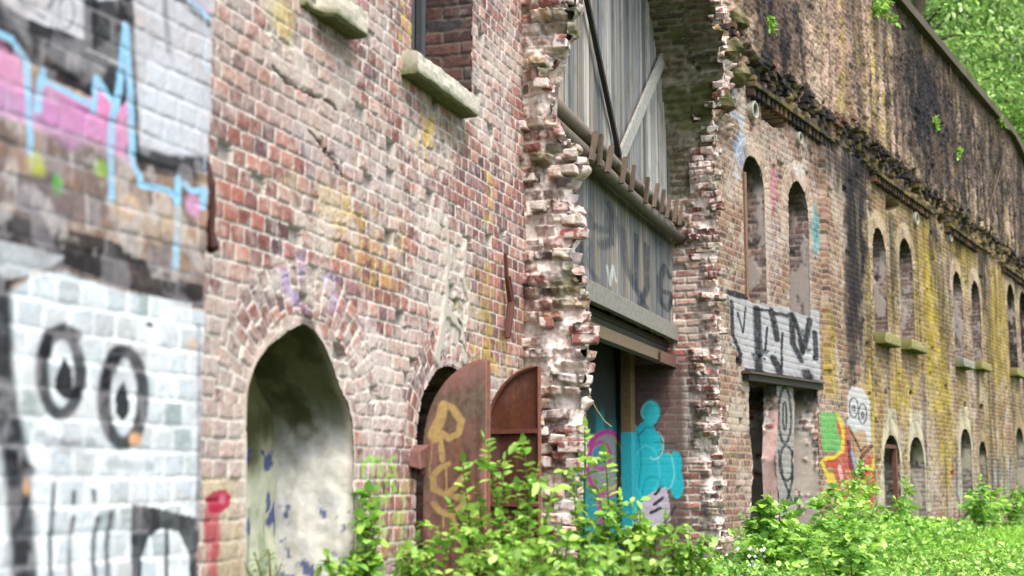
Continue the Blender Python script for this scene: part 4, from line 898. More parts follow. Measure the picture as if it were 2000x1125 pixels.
    h = h + .05 * (fbm(U * .5, Z * .6, 3, 490) - .5)
    for cx_, cy_, r_ in ((1690, 770, 6), (1731, 767, 7), (1779, 768, 7), (1885, 792, 7), (1917, 795, 7), (1835, 430, 8), (1817, 456, 6), (1440, 705, 8), (1700, 770, 4)):
        m = B(cx_, cy_, r_ * .45, r_, .1) > .5; h[m] -= .08; cv.C[m] *= .3
    return h, cv.C
def topz(u): return TOPZ - .0 * u - np.where(u > UE, (u - UE) * .14 + ((u - UE) * .22) ** 2 * .5, 0)
def keep_f(u, z):
    k = np.ones(u.shape, bool); wu = u + .012 * (fbm(u * 16, z * 16, 3, 501) - .5) * 2; wz_ = z + .012 * (fbm(u * 16, z * 16, 3, 502) - .5) * 2
    for A in A_UP: k &= ~in_poly(wu, wz_, arch(*A))
    for A in A_LO: k &= ~in_poly(wu, wz_, arch(*A))
    wu = u + .05 * (fbm(u * 8, z * 8, 3, 503) - .5) * 2
    k &= ~in_poly(wu, z, OL); k &= ~in_poly(wu, z, OR_)
    return k & (z < topz(u) + .03)
uf = [0.0]
while uf[-1] < 33: uf.append(uf[-1] + .013 + .0011 * uf[-1])
far_wall = sheet('wall', F2, np.array(uf), np.arange(-.2, TOPZ + .08, .0125), far_fn, fort, keep=keep_f, label='long yellow-lichened brick wall with soot streaks')

# openings of the far wall
GP = [S(150, 122, 116), S(136, 98, 90), S(160, 130, 118), S(120, 100, 100)]
for i, A in enumerate(A_UP):
    P = arch(*A); dark = i >= 6
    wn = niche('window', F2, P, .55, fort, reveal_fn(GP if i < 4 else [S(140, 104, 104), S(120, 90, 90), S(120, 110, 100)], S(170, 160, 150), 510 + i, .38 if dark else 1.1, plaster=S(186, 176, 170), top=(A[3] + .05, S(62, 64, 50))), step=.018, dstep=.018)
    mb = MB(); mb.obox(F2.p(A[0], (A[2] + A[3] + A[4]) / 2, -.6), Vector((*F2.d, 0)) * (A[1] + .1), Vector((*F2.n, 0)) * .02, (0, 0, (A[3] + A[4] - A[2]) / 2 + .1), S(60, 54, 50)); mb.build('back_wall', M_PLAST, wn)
    if i == 0:
        mb = MB(); pu_, pz_ = F2.uz(1462, 480, -.06); mb.obox(F2.p(A[0] - A[1] + .17, (A[2] + A[3]) / 2, -.05), Vector((*F2.d, 0)) * .035, Vector((*F2.n, 0)) * .03, (0, 0, (A[3] - A[2]) / 2 + .16), S(140, 110, 90)); mb.build('window_frame', M_WOODH, wn)
    if i >= 2:
        zt = A[2] + .02; stone_sill(F2, A[0] - A[1] - .06, A[0] + A[1] + .1, zt, .17, .17, wn, S(150, 144, 100) if i != 4 else S(150, 150, 140), seed=20 + i)
for i, A in enumerate(A_LO):
    P = arch(*A)
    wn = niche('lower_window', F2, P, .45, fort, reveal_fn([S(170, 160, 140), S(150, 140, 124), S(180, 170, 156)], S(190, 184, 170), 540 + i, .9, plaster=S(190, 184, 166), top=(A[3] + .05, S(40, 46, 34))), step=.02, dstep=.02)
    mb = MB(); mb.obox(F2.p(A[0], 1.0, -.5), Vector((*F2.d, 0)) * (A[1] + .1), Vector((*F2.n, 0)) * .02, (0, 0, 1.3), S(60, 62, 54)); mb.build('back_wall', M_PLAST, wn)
    if i == 0:
        mb = MB(); z_ = F2.uz(1742, 872)[1]; mb.obox(F2.p(A[0], z_, -.05), Vector((*F2.d, 0)) * A[1], Vector((*F2.n, 0)) * .03, (0, 0, .03), S(110, 74, 60)); mb.obox(F2.p(A[0] + A[1] - .12, z_ - .8, -.05), Vector((*F2.d, 0)) * .04, Vector((*F2.n, 0)) * .03, (0, 0, .8), S(120, 80, 66)); mb.build('window_frame', M_WOODH, wn)
    if i in (1,):
        mb = MB()
        for k in range(30): mb.obox(F2.p(A[0] + random.uniform(-.2, .3), random.uniform(-.1, .75), -.25 + random.uniform(-.1, .1)), Vector((*F2.d, 0)) * .06, Vector((*F2.n, 0)) * .06, (0, 0, .035), random.choice(RUB), .01)
        mb.build('fallen_brick', M_BRICK, wn)
def room_fn(seed, plast):
    def f(D, B, U, Z):
        h, C = rubble(D + seed, B, seed, .45, .3)
        m = ss(.46, .54, fbm(D * 4, B * 3, 4, seed + 2)); pc = np.asarray(plast) * (.7 + .6 * fbm(D * 7, B * 5, 4, seed + 3))[..., None]; C = C * (1 - .85 * m[..., None]) + pc * .85 * m[..., None]; h = h * (1 - m) + .02 * m
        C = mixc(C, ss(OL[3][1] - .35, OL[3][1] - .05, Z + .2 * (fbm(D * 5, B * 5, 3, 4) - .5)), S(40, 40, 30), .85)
        return h, C
    return f
w1_ = niche('lower_window', F2, OL, .17, fort, room_fn(560, S(206, 172, 166, .85)), step=.02, dstep=.02, mat=M_BRICK, label='square opening under the silver letters')
w2_ = niche('lower_window', F2, OR_, .7, fort, room_fn(570, S(200, 190, 180, .8)), step=.02, dstep=.02, mat=M_BRICK, label='square opening with crumbling inner wall')
for o_, P in ((w1_, OL), (w2_, OR_)):
    mb = MB(); mb.obox(F2.p((P[0][0] + P[-1][0]) / 2, 1.0, -.93 if o_ is w1_ else -.75), Vector((*F2.d, 0)) * .9, Vector((*F2.n, 0)) * .02, (0, 0, 1.3), S(50, 46, 40)); mb.build('back_wall', M_PLAST, o_)  # dark panel: the shade of the room behind is put into its colour
mb = MB(); bar_between(mb, F2, [(1455, 733), (1601, 754)], .03, .055, .05, S(58, 50, 46)); bar_between(mb, F2, [(1455, 727), (1601, 748)], .05, .012, .07, S(90, 76, 66)); mb.build('lintel', M_RUST, fort, label='dark steel lintel below the silver letters')

# dentil cornice pieces
d3f = Vector((*F2.d, 0)); n3f = Vector((*F2.n, 0))
for x0, x1 in ((1457, 1615), (1699, 1806), (1843, 1904), (1953, 2060)):
    y0 = 168 + .7 * (x0 - 1457); u0, u1 = W2(x0, y0)[0], W2(x1, y0 + .7 * (x1 - x0))[0]; cr = MB(); zc_ = ZC + random.uniform(-.02, .02)
    uu = u0
    while uu < u1:
        L_ = random.uniform(.2, .27); cc = random.choice([S(96, 86, 60), S(70, 66, 56), S(120, 108, 60)]) * random.uniform(.7, 1.1)
        if True: cr.obox(F2.p(uu + L_ / 2, zc_, .05), d3f * (L_ / 2 - .004), n3f * .075, (0, 0, .03), cc, .006)
        uu += L_
    uu = u0
    while uu < u1:
        cr.obox(F2.p(uu + .06, zc_ - .082, .035), d3f * .045, n3f * .055, (0, 0, .052), random.choice([S(80, 66, 56), S(50, 46, 44), S(110, 84, 66)]) * .9, .006)
        uu += .17
    cr.build('cornice', M_BRICK, fort, bevel=.005)
# broken corbels above it
uu, ncb = .8, 0
while uu < 28 and ncb < 99:
    if random.random() < .84:
        cb = MB(); base = random.choice([S(60, 58, 58), S(70, 64, 60), S(112, 102, 72), S(54, 50, 48), S(86, 76, 66), S(124, 98, 82), S(50, 48, 48)]); z0 = ZC + .10 + random.choice([0, 0, .077, .154]); nst = random.choice([2, 3, 3, 4])
        for k in range(nst):
            pr = .05 + .045 * k + random.uniform(-.012, .012); a1 = d3f; 
            cb.obox(F2.p(uu + random.uniform(-.012, .012), z0 + k * .077 + .036, pr * .5), a1 * (.052 + .012 * k), n3f * (pr * .5 + .02), Vector((0, 0, .035)), base * random.uniform(.7, 1.25), .008)
        for side in (-1, 1):
            if random.random() < .6: cb.obox(F2.p(uu + side * .12, z0 + nst * .077 + .02, .07), d3f * .055, n3f * .09, Vector((0, 0, .034)), base * random.uniform(.7, 1.3), .01)
        cb.build('corbel', M_BRICK, fort, bevel=.008); ncb += 1
    uu += random.uniform(.22, .32)
# clay ring pipes
for x, y, R0 in ((1467, 216, .115), (1556, 271, .09), (1785, 428, .12), (1852, 463, .10)):
    mb = MB(); u_, z_ = W2(x, y); R1 = R0 * .7
    n_ = 22; V = []; 
    for rr, oo in ((R0, -.05), (R0, .055), (R0 - .015, .065), (R1, .06), (R1, -.05)):
        for k in range(n_): a_ = 2 * math.pi * k / n_; V.append(F2.p(u_ + rr * math.cos(a_), z_ + rr * math.sin(a_), oo))
    Ff = [(j * n_ + k, j * n_ + (k + 1) % n_, (j + 1) * n_ + (k + 1) % n_, (j + 1) * n_ + k) for j in range(4) for k in range(n_)]
    mb.add(V, Ff, S(176, 176, 164)); mb.add([F2.p(u_ + R1 * math.cos(2 * math.pi * k / n_), z_ + R1 * math.sin(2 * math.pi * k / n_), .03) for k in range(n_)], [tuple(range(n_))], S(30, 30, 26))
    mb.build('pipe_ring', M_STONE, fort, smooth=False)
# coping; unseen rear slab added to keep light out of the gate room
cp = MB(); us_ = np.arange(-12, 34, .6)
for a_, b_ in zip(us_[:-1], us_[1:]):
    za, zb_ = float(topz(a_)) - .02, float(topz(b_)) - .02
    fr = F2 if a_ >= 0 else F1
    p = lambda u, z, o: fr.p(u, z, o)
    cp.hexa([p(a_, za, .27), p(b_, zb_, .27), p(b_, zb_, -1.9), p(a_, za, -1.9), p(a_, za + .16, .27), p(b_, zb_ + .16, .27), p(b_, zb_ + .16, -1.9), p(a_, za + .16, -1.9)], S(104, 98, 84) * random.uniform(.8, 1.1))
cp.build('coping', M_STONE, fort)
bk = MB(); b0, b1 = CORNER, None
for fr, a_, b_ in ((F1, -14, US + .3), (F2, 1.0, 33)):
    q0 = [fr.p(a_, 0, -1.3), fr.p(b_, 0, -1.3), fr.p(b_, 0, -1.6), fr.p(a_, 0, -1.6)]
    bk.hexa([Vector((p_.x, p_.y, z)) for z in (-.3, TOPZ - 1.2) for p_ in q0], S(90, 80, 70))
q0 = [F1.p(US + .3, 0, -2.2), F2.p(1.2, 0, -1.6), F2.p(1.2, 0, -2.6), F1.p(US, 0, -3.2)]
bk.hexa([Vector((p_.x, p_.y, z)) for z in (-.3, TOPZ - 1.2) for p_ in q0], S(90, 80, 70))
bk.build('rear_wall', M_BRICK, fort)

# ================================================================== GROUND, HILL
def terrain(name, fnz, xs, ys, col, mat, label=None):
    X, Y = np.meshgrid(xs, ys); Zt = fnz(X, Y); C = col(X, Y); I = np.arange(X.size).reshape(X.shape)
    F = np.stack([I[:-1, :-1], I[:-1, 1:], I[1:, 1:], I[1:, :-1]], -1).reshape(-1, 4)
    o = link(name, mesh_np(name, np.stack([X, Y, Zt], -1).reshape(-1, 3), F, C.reshape(-1, 3), True), mat); o['kind'] = 'structure'; return o
M_SOIL = attr_mat('soil and moss', 12, .4, .8, 30, dist=.02)
xs = np.concatenate([np.linspace(-120, -6, 20), np.linspace(-5, 30, 141), np.linspace(34, 160, 20)]); ys = np.concatenate([np.linspace(-60, 0, 10), np.linspace(1, 50, 140), np.linspace(56, 260, 24)])
gz = lambda X, Y: .10 * (fbm(X * .5, Y * .5, 3, 601) - .5) - .03
terrain('ground', gz, xs, ys, lambda X, Y: mixc(np.ones(X.shape + (3,)) * S(84, 70, 50), ss(.35, .6, fbm(X * 1.1, Y * 1.1, 3, 602)), S(74, 100, 36), .9), M_SOIL)
def hill_z(X, Y):
    P = np.stack([X - CORNER[0], Y - CORNER[1]], -1); o2 = -(P @ F2.n); o1 = -(P @ F1.n); o = np.where((P @ F2.d) > 0, o2, o1)
    return np.where(o < 1.55, -1.0, TOPZ - 1.0 + np.clip(o - 1.5, 0, 30) * .10 + .4 * fbm(X * .3, Y * .3, 3, 603))
terrain('hill', hill_z, np.linspace(-40, 40, 161), np.linspace(-5, 110, 180), lambda X, Y: np.ones(X.shape + (3,)) * S(70, 92, 40) * .9, M_SOIL)

# ================================================================== FOLIAGE
LEAF = np.array([[0, 0, 0], [.30, .28, .05], [.75, .20, .03], [1, 0, -.06], [.75, -.20, .03], [.30, -.28, .05], [.5, 0, -.02]])
LEAF_F = [(0, 6, 1), (1, 6, 2), (2, 6, 3), (0, 5, 6), (5, 4, 6), (4, 3, 6)]
def leaves(P, D, size, colors, upb=.6, shape=LEAF, widen=1.0, droop=0):
    """P (n,3) base points, D (n,3) outward directions, returns V, F, C"""
    n = len(P); D = D / (np.linalg.norm(D, axis=1)[:, None] + 1e-9)
    up = rng.normal(0, 1, (n, 3)) * (1 - upb) + np.array([0, 0, 1.0]) * upb
    side = np.cross(up, D); side /= (np.linalg.norm(side, axis=1)[:, None] + 1e-9); nn = np.cross(D, side)
    sz = size * (rng.uniform(.6, 1.25, n)) if np.isscalar(size) else size
    V = P[:, None, :] + sz[:, None, None] * (shape[None, :, 0:1] * D[:, None, :] + shape[None, :, 1:2] * widen * side[:, None, :] + (shape[None, :, 2:3]) * nn[:, None, :] - droop * (shape[None, :, 0:1] ** 2) * np.array([0, 0, 1.0]))
    k = len(shape); F = (np.array(LEAF_F)[None] + (np.arange(n) * k)[:, None, None]).reshape(-1, 3)
    return V.reshape(-1, 3), F, np.repeat(colors, k, axis=0)
def leafcols(n, base, var=.25):
    pal = np.array(base); c = pal[rng.integers(0, len(pal), n)]; return c * rng.uniform(1 - var, 1 + var, (n, 1))
G_FRESH = [S(168, 210, 92, .95), S(152, 198, 84, .95), S(184, 218, 112, .95), S(132, 182, 74, .92), S(162, 204, 108, .95), S(118, 168, 66, .9)]
G_MID = [S(136, 186, 84, .9), S(118, 170, 76, .9), S(154, 200, 90, .9), S(104, 154, 66, .9)]
G_TREE = [S(160, 198, 104, .98), S(146, 188, 94, .98), S(174, 208, 122, .98), S(122, 168, 80, .98), S(190, 216, 140, .98), S(96, 140, 64, .98)]
G_DARK = [S(70, 110, 44), S(86, 130, 50), S(100, 150, 56)]
def shrub(name, label, cat, stems, leafsize, cols, group=None, per=60, rad=.008, widen=1.0, side=.35, spread=.5, droop=.15):
    """stems: list of (base, tip) points; leaves in pairs along arching stems and twigs"""
    base = Vector(stems[0][0]); t_ = thing(name, label, cat, base, group); sb = MB(); LP_, LD_ = [], []
    for (b, tp) in stems:
        b, tp = Vector(b), Vector(tp); L_ = (tp - b).length; mid = (b + tp) / 2 + Vector((random.uniform(-.1, .1), random.uniform(-.1, .1), .12)) * L_
        pts = []
        for k in range(9):
            q = k / 8; pts.append(b * (1 - q) ** 2 + mid * 2 * q * (1 - q) + tp * q * q)
        sb.tube(pts, [rad * (1 - .8 * k / 8) + .0015 for k in range(9)], 5, S(110, 110, 60))
        twigs = [pts]
        for k in range(int(per / 12)):
            q = random.uniform(.25, .95); i0 = min(7, int(q * 8)); s0 = pts[i0].lerp(pts[i0 + 1], q * 8 - i0)
            dv = Vector((random.gauss(0, 1), random.gauss(0, 1), random.uniform(.1, 1.0))).normalized() * L_ * side * random.uniform(.4, 1) * (1.15 - q * .6)
            tw = [s0, s0 + dv * .5 + Vector((0, 0, .03)), s0 + dv]; sb.tube(tw, [rad * .45, rad * .3, .001], 4, S(120, 126, 60)); twigs.append(tw)
        for tw in twigs:
            n = max(4, int(sum((tw[j + 1] - tw[j]).length for j in range(len(tw) - 1)) / (leafsize * .55)))
            for k in range(n):
                q = (k + .5) / n
                if tw is pts and q < .25: continue
                f = q * (len(tw) - 1); j = min(len(tw) - 2, int(f)); s0 = tw[j].lerp(tw[j + 1], f - j); tdir = (tw[j + 1] - tw[j]).normalized()
                for sgn in (-1, 1):
                    sd_ = tdir.cross(Vector((random.gauss(0, .5), random.gauss(0, .5), 1))).normalized() * sgn
                    LP_.append(s0); LD_.append(sd_ * 1.0 + tdir * .5 + Vector((0, 0, random.uniform(-.3, .3))))
            LP_.append(tw[-1]); LD_.append((tw[-1] - tw[-2]).normalized())
    V, F, C = leaves(np.array([list(p) for p in LP_]), np.array([list(p) for p in LD_]), leafsize, leafcols(len(LP_), cols), .72, widen=widen, droop=droop)
    sb.build('stem', M_BARK, t_, smooth=True)
    link('foliage', mesh_np('foliage', V, F, C, True), M_LEAF, t_)
    return t_
def at(px, py, dist):
    r = ray(px, py); r = r / r[1] * dist; return Vector((r[0], r[1], r[2] + H))
def gnd(px, dist): p_ = at(px, HOR, dist); return Vector((p_.x, p_.y, -.05))
# --- foreground shrubs in front of the doorway and the gate
def fan(px0, dist, tips, jit=.12):
    b = gnd(px0, dist); return [((b.x + random.uniform(-.1, .1), b.y + random.uniform(-.1, .1), b.z), tuple(at(x, y, dist + random.uniform(-jit, jit)))) for x, y in tips]
T1 = [(945, 858), (1022, 862), (905, 905), (985, 900), (1050, 915), (935, 960), (1010, 955), (1075, 975), (880, 985), (970, 1010), (1040, 1010), (910, 1040), (1090, 1040)]
T2 = [(1142, 835), (1180, 885), (1118, 930), (1165, 950), (1210, 970), (1130, 1000), (1190, 1020), (1240, 1010)]
T3 = [(1250, 1000), (1300, 1010), (1345, 1040), (1280, 1045), (1330, 1075), (1370, 1050), (1230, 1050), (1390, 1090), (1150, 1010), (1200, 1020), (1260, 1025), (1180, 1060), (1310, 1040)]
T4 = [(815, 1050), (850, 1065), (880, 1020), (830, 1090), (905, 1075), (950, 1050), (800, 1075)]
T5 = [(1000, 1040), (1060, 1030), (1110, 1050), (1150, 1060), (1030, 1080), (1090, 1085), (1180, 1080), (980, 1075)]
shrub('shrub', 'tall bright green shrub in front of the open iron shutters', 'shrub', fan(990, 6.7, T1), .058, G_FRESH, 'shrubs before the gate', per=48, side=.28)
shrub('shrub', 'slender leafy shrub rising in front of the magenta ring in the gateway', 'shrub', fan(1150, 7.4, T2), .064, G_FRESH, 'shrubs before the gate', per=60, side=.26)
shrub('shrub', 'low bright shrub at the foot of the torn pier right of the gate', 'shrub', fan(1300, 7.4, T3), .062, G_FRESH, 'shrubs before the gate', per=70)
shrub('shrub', 'small leafy shrub at the bottom of the tan-lettered shutter', 'shrub', fan(850, 6.2, T4), .055, G_FRESH, 'shrubs before the gate', per=60)
shrub('shrub', 'dense low shrub filling the middle of the bottom edge', 'shrub', fan(1080, 6.3, T5), .058, G_FRESH, 'shrubs before the gate', per=90)
shrub('shrub', 'low shrub left of the gateway, between the shutters and the slender one', 'shrub', fan(1010, 5.6, [(960, 1085), (1010, 1095), (1060, 1085), (1110, 1100), (900, 1100), (1150, 1105), (1200, 1100), (1250, 1105), (1290, 1100)]), .05, G_FRESH, 'shrubs before the gate', per=80)
# climbing plant on the pier between niche and doorway
def on1(px, py, o): return tuple(F1.p(*F1.uz(px, py, o), o))
shrub('climbing_plant', 'climbing plant on the brick strip between niche and iron shutter', 'plant', [(on1(712, 1250, .06), on1(x, y, .08)) for x, y in ((722, 962), (705, 1010), (735, 1000), (700, 1060), (740, 1050), (690, 1090), (728, 1085), (660, 1105))], .062, G_MID + G_FRESH[:2], per=26, side=.14, widen=1.35)
shrub('weed', 'sprig of broad leaves at the lower right corner of the niche', 'weed', [(on1(655, 1240, .12), on1(x, y, .15)) for x, y in ((640, 1085), (665, 1100), (690, 1095), (650, 1115))], .055, G_FRESH, per=20, side=.16)
shrub('weed', 'pale blurred weed in the foot of the niche', 'weed', [(on1(530, 1300, .1), on1(x, y, .12)) for x, y in ((500, 1090), (525, 1075), (550, 1100), (480, 1105))], .035, [S(150, 190, 110), S(180, 206, 150)], per=20, side=.16, widen=.5)

# --- shrubs along the far wall
def o2(px, py, o): return tuple(F2.p(*F2.uz(px, py, o), o))
def wall_shrub(label, px, o, tips, size, cols, group='shrubs at the foot of the far wall', per=60, name='shrub', widen=1.0, side=.3):
    b = F2.p(W2(px, 960, o)[0], -.1, o)
    return shrub(name, label, 'shrub', [((b.x + random.uniform(-.25, .25), b.y + random.uniform(-.25, .25), b.z), o2(x, y, o + random.uniform(-.25, .25))) for x, y in tips], size, cols, group, per=per, widen=widen, side=side)
wall_shrub('broad-leaved bramble bush below the left square opening', 1520, 1.0, [(1455, 1010), (1480, 985), (1505, 970), (1530, 985), (1555, 1000), (1470, 1050), (1500, 1040), (1540, 1040), (1580, 1030), (1450, 1075)], .095, G_MID + G_FRESH[:2], per=80, widen=1.5)
wall_shrub('bush below the red and yellow painting', 1620, 1.0, [(1590, 985), (1615, 960), (1640, 975), (1600, 1020), (1630, 1010), (1655, 1000), (1575, 1040), (1650, 1035)], .09, G_MID + G_FRESH[:2], per=80, widen=1.4)
wall_shrub('tall sapling in front of the painted owl face', 1685, .8, [(1685, 900), (1675, 940), (1700, 930), (1665, 975), (1710, 985), (1690, 960)], .09, G_FRESH, per=70, widen=1.2)
wall_shrub('bush at the foot of the plaster-edged window', 1750, .9, [(1725, 990), (1750, 975), (1775, 980), (1735, 1020), (1765, 1015), (1795, 1010), (1780, 950)], .09, G_MID + G_FRESH[:2], per=80, widen=1.3)
wall_shrub('bush in front of the tall white-edged far doorway', 1920, .9, [(1895, 960), (1915, 945), (1935, 960), (1950, 975), (1905, 985), (1925, 990), (1880, 990)], .11, G_MID + G_FRESH[:1], per=80, widen=1.3)
wall_shrub('darker bush at the far right end of the wall', 1985, 1.0, [(1965, 985), (1985, 965), (2005, 960), (1990, 995), (2015, 985)], .11, G_MID, per=80, widen=1.3)
wall_shrub('low leafy weed heap nearest the viewer below the square openings', 1620, 2.6, [(1560, 1060), (1600, 1045), (1640, 1050), (1680, 1040), (1720, 1045), (1600, 1085), (1660, 1080), (1710, 1080)], .08, G_FRESH + G_MID, per=80, widen=1.2)

# --- ground cover and grass (stuff)
def scatter(n, px0, px1, fn):
    pass
def ground_leaves(name, n, region, size, hgt, cols, widen, upb, label):
    us_ = rng.uniform(region[0], region[1], n)
    if name == 'weeds': us_ = np.concatenate([rng.normal(c_, .7, n // 5 + 1) for c_ in (1.6, 3.2, 4.6, 6.2, 1.2)])[:n]
    os_ = region[2] + (region[3] - region[2]) * rng.random(n)
    P = F2.pts(us_, np.zeros(n), os_); lump = fbm(P[:, 0] * .9, P[:, 1] * .9, 3, 701)
    hh = hgt * (.25 + 1.5 * np.clip(lump - .25, 0, 1)); P[:, 2] = hh * rng.random(n) ** .6 - .02
    D = np.stack([rng.normal(0, 1, n), rng.normal(0, 1, n), rng.uniform(-.1, 1.1, n)], -1)
    V, F, C = leaves(P, D, size, leafcols(n, cols, .3) * (.75 + .5 * lump)[:, None], upb, widen=widen)
    o = link(name, mesh_np(name, V, F, C, True), M_LEAF); tag(o, label, None, None, 'stuff'); return o
ground_leaves('ground_cover', 42000, (-1.5, 30, .15, 8), .06, .17, G_FRESH + G_MID, 1.0, .6, 'bright green undergrowth along the wall')
ground_leaves('weeds', 9000, (.3, 24, .15, 1.6), .07, .45, G_FRESH + G_MID, 1.1, .6, 'knee-high weeds crowding the foot of the far wall')
ground_leaves('ground_cover', 16000, (-6, 3, .5, 5), .06, .2, G_FRESH + G_MID, 1.0, .6, 'undergrowth before the gateway')
def grass(n, region, hgt):
    us_ = rng.uniform(region[0], region[1], n); os_ = rng.uniform(region[2], region[3], n); P = F2.pts(us_, np.full(n, -.05), os_)
    lump = fbm(P[:, 0] * .7, P[:, 1] * .7, 3, 711); hh = hgt * rng.uniform(.5, 1.2, n) * (.5 + lump)
    D = rng.normal(0, .22, (n, 3)); D[:, 2] = 1; tip = P + D * hh[:, None]; mid = P + D * hh[:, None] * .55 - rng.normal(0, .03, (n, 3)); sd_ = rng.normal(0, 1, (n, 3)); sd_[:, 2] = 0; sd_ /= np.linalg.norm(sd_, axis=1)[:, None]; sd_ *= .012
    V = np.stack([P - sd_, P + sd_, mid + sd_ * .8, tip, mid - sd_ * .8], 1).reshape(-1, 3); F = (np.array([[0, 1, 2], [0, 2, 4], [4, 2, 3]])[None] + (np.arange(n) * 5)[:, None, None]).reshape(-1, 3)
    o = link('grass', mesh_np('grass', V, F, np.repeat(leafcols(n, [S(160, 212, 76, .95), S(140, 200, 70, .95), S(176, 220, 96, .95)], .25), 5, axis=0)), M_LEAF); tag(o, 'fresh green grass beside the far wall', None, None, 'stuff')
grass(90000, (3, 34, .5, 14), .20)
# little white flowers by the torn corner
fl = MB()
for k in range(70):
    p_ = at(random.uniform(1440, 1500), random.uniform(1070, 1130), random.uniform(13, 14.6))
    for j in range(4):
        a_ = j * math.pi / 2; c_ = Vector((math.cos(a_), 0.3 * math.sin(a_ * 3), math.sin(a_))) * .009
        fl.obox(p_ + c_, (.006, 0, 0), (0, .003, 0), (0, 0, .006), (.85, .86, .82))
tag(fl.build('flowers', M_PLAST), 'tiny white flowers by the torn corner', None, None, 'stuff')

# --- plants rooted in the wall, hanging roots, twig in the gateway
for x, y, r_, lab in ((1705, 20, .55, 'green tuft hanging over the wall top at the roofline corner'), (1822, 250, .22, 'small sapling growing out of the sooty upper wall'), (1868, 305, .18, 'tiny plant on the upper wall, lower right of the sapling'), (1945, 235, .35, 'tuft of leaves under the coping near the far end'), (1498, 55, .12, 'tiny sprig on the black upper wall near the vault')):
    b = Vector(o2(x, y, .12)); shrub('wall_plant', lab, 'plant', [(tuple(b), tuple(b + Vector((*F2.n, 0)) * random.uniform(.2, .6) * r_ + Vector((*F2.d, 0)) * random.uniform(-.8, .8) * r_ + Vector((0, 0, random.uniform(-.5, .9) * r_)))) for k in range(6)], .075, G_FRESH, 'plants rooted in the wall', per=40, rad=.004)
def hang(label, P, o, r_):
    mb = MB(); mb.tube([F2.p(*F2.uz(x, y, o), o) for x, y in P], r_, 5, S(120, 100, 80)); return tag(mb.build('hanging_root', M_BARK, smooth=True), label, 'root', 'roots hanging down the far wall')
hang('long curved root hanging from the coping near the far end', [(1955, 235), (1962, 280), (1958, 320), (1940, 380), (1925, 430)], .2, .010)
hang('thin straight root hanging below the coping, second from the vault', [(1856, 120), (1858, 160), (1855, 200)], .2, .008)
hang('short thin root hanging at the roofline corner', [(1800, 70), (1803, 105), (1802, 120)], .2, .008)
mb = MB(); mb.tube([F1.p(*F1.uz(x, y, .1), .1) for x, y in ((1146, 745), (1150, 770), (1165, 800), (1180, 822), (1194, 833))], .005, 5, S(196, 186, 150)); tag(mb.build('twig', M_BARK), 'thin pale twig curving across the dark gateway', 'twig')

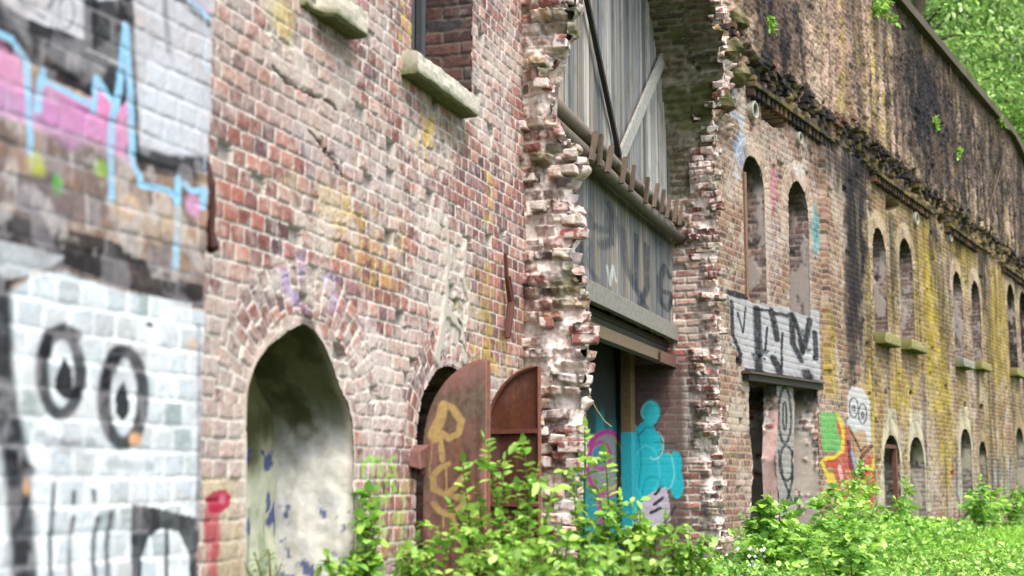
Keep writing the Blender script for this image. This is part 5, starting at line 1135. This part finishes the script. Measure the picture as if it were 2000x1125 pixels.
# --- trees behind the wall
def tree(label, base, h_, crown_r, n, cols, lean=(0, 0), size=.16):
    base = Vector(base); t_ = thing('tree', label, 'tree', base, 'trees above the fort wall'); tr = MB(); col = S(104, 96, 76)
    top = base + Vector((lean[0], lean[1], h_)); tp = [base.lerp(top, k / 6) + Vector((random.uniform(-.12, .12), random.uniform(-.12, .12), 0)) * (k > 0) for k in range(7)]
    tr.tube(tp, [.20 * (1 - k / 7) + .03 for k in range(7)], 8, col); cl = []
    for k in range(26):
        q = random.uniform(.25, 1); i0 = min(5, int(q * 6)); s0 = tp[i0].lerp(tp[i0 + 1], q * 6 - i0); az = random.uniform(0, 6.283); rr = crown_r * (1.1 - .55 * q) * random.uniform(.5, 1)
        e0 = s0 + Vector((math.cos(az) * rr, math.sin(az) * rr, random.uniform(-.1, .5) * rr)); m0 = s0.lerp(e0, .5) + Vector((0, 0, .2)); tr.tube([s0, m0, e0], [.05, .03, .01], 5, col)
        for j in range(3): cl.append((list(s0.lerp(e0, random.uniform(.5, 1.05))), crown_r * random.uniform(.16, .34)))
    cl_p = np.array([c[0] for c in cl]); cl_r = np.array([c[1] for c in cl]); idx = rng.integers(0, len(cl), n)
    d_ = rng.normal(0, 1, (n, 3)); d_ /= np.linalg.norm(d_, axis=1)[:, None]; P = cl_p[idx] + d_ * (cl_r[idx] * rng.random(n) ** .5)[:, None] * np.array([1.2, 1.2, .7])
    D = d_ * .6 + rng.normal(0, .5, (n, 3)); D[:, 2] -= .15; tone = .5 + .75 * h2(idx.astype(float), idx * 0.0, 3)
    V, F, C = leaves(P, D, size, leafcols(n, cols, .25) * tone[:, None], .6)
    tr.build('trunk', M_BARK, t_, smooth=True); link('crown', mesh_np('crown', V, F, C, True), M_LEAF, t_)
def on_hill(px, dist):
    p_ = at(px, HOR, dist); return (p_.x, p_.y, float(hill_z(np.array([p_.x]), np.array([p_.y]))[0]) - .2)
tree('leaning tree nearest the roofline corner, thin dark stem', on_hill(1790, 33), 9.0, 3.2, 9000, G_TREE, (1.0, -.5))
tree('slender tree rising at the right edge above the coping', on_hill(1890, 39), 9.5, 3.4, 9000, G_TREE, (.6, -.4))
tree('tall tree behind the leaning one, pale crown', on_hill(1740, 37), 11, 4.0, 9000, G_TREE)
tree('broad tree at the far right edge behind the slender one', on_hill(1950, 46), 10, 4.5, 10000, G_TREE)
tree('low bushy tree standing at the far end of the coping', on_hill(1960, 43), 5, 3.0, 8000, G_MID + G_TREE)
tree('deep green tree farthest back in the middle of the wood', on_hill(1860, 50), 11, 5.5, 10000, G_DARK + G_TREE, size=.24)
tree('deep green tree farthest back at the right', on_hill(2000, 56), 11, 6, 10000, G_DARK + G_TREE, size=.24)
tree('deep green tree farthest back at the left, mostly out of view', on_hill(1740, 46), 12, 5.5, 9000, G_DARK + G_TREE, size=.24)
def far_wood():
    n = 26000; P = np.stack([rng.uniform(5, 75, n), rng.uniform(58, 78, n), rng.uniform(6, 32, n)], -1); D = rng.normal(0, 1, (n, 3))
    k = fbm(P[:, 0] * .3, P[:, 2] * .3, 3, 720); V, F, C = leaves(P, D, .9, leafcols(n, G_TREE + G_DARK, .2) * (.6 + .8 * k)[:, None], .3)
    tag(link('wood', mesh_np('wood', V, F, C, True), M_LEAF), 'far-off mass of woodland foliage behind the trees', None, None, 'stuff')
far_wood()
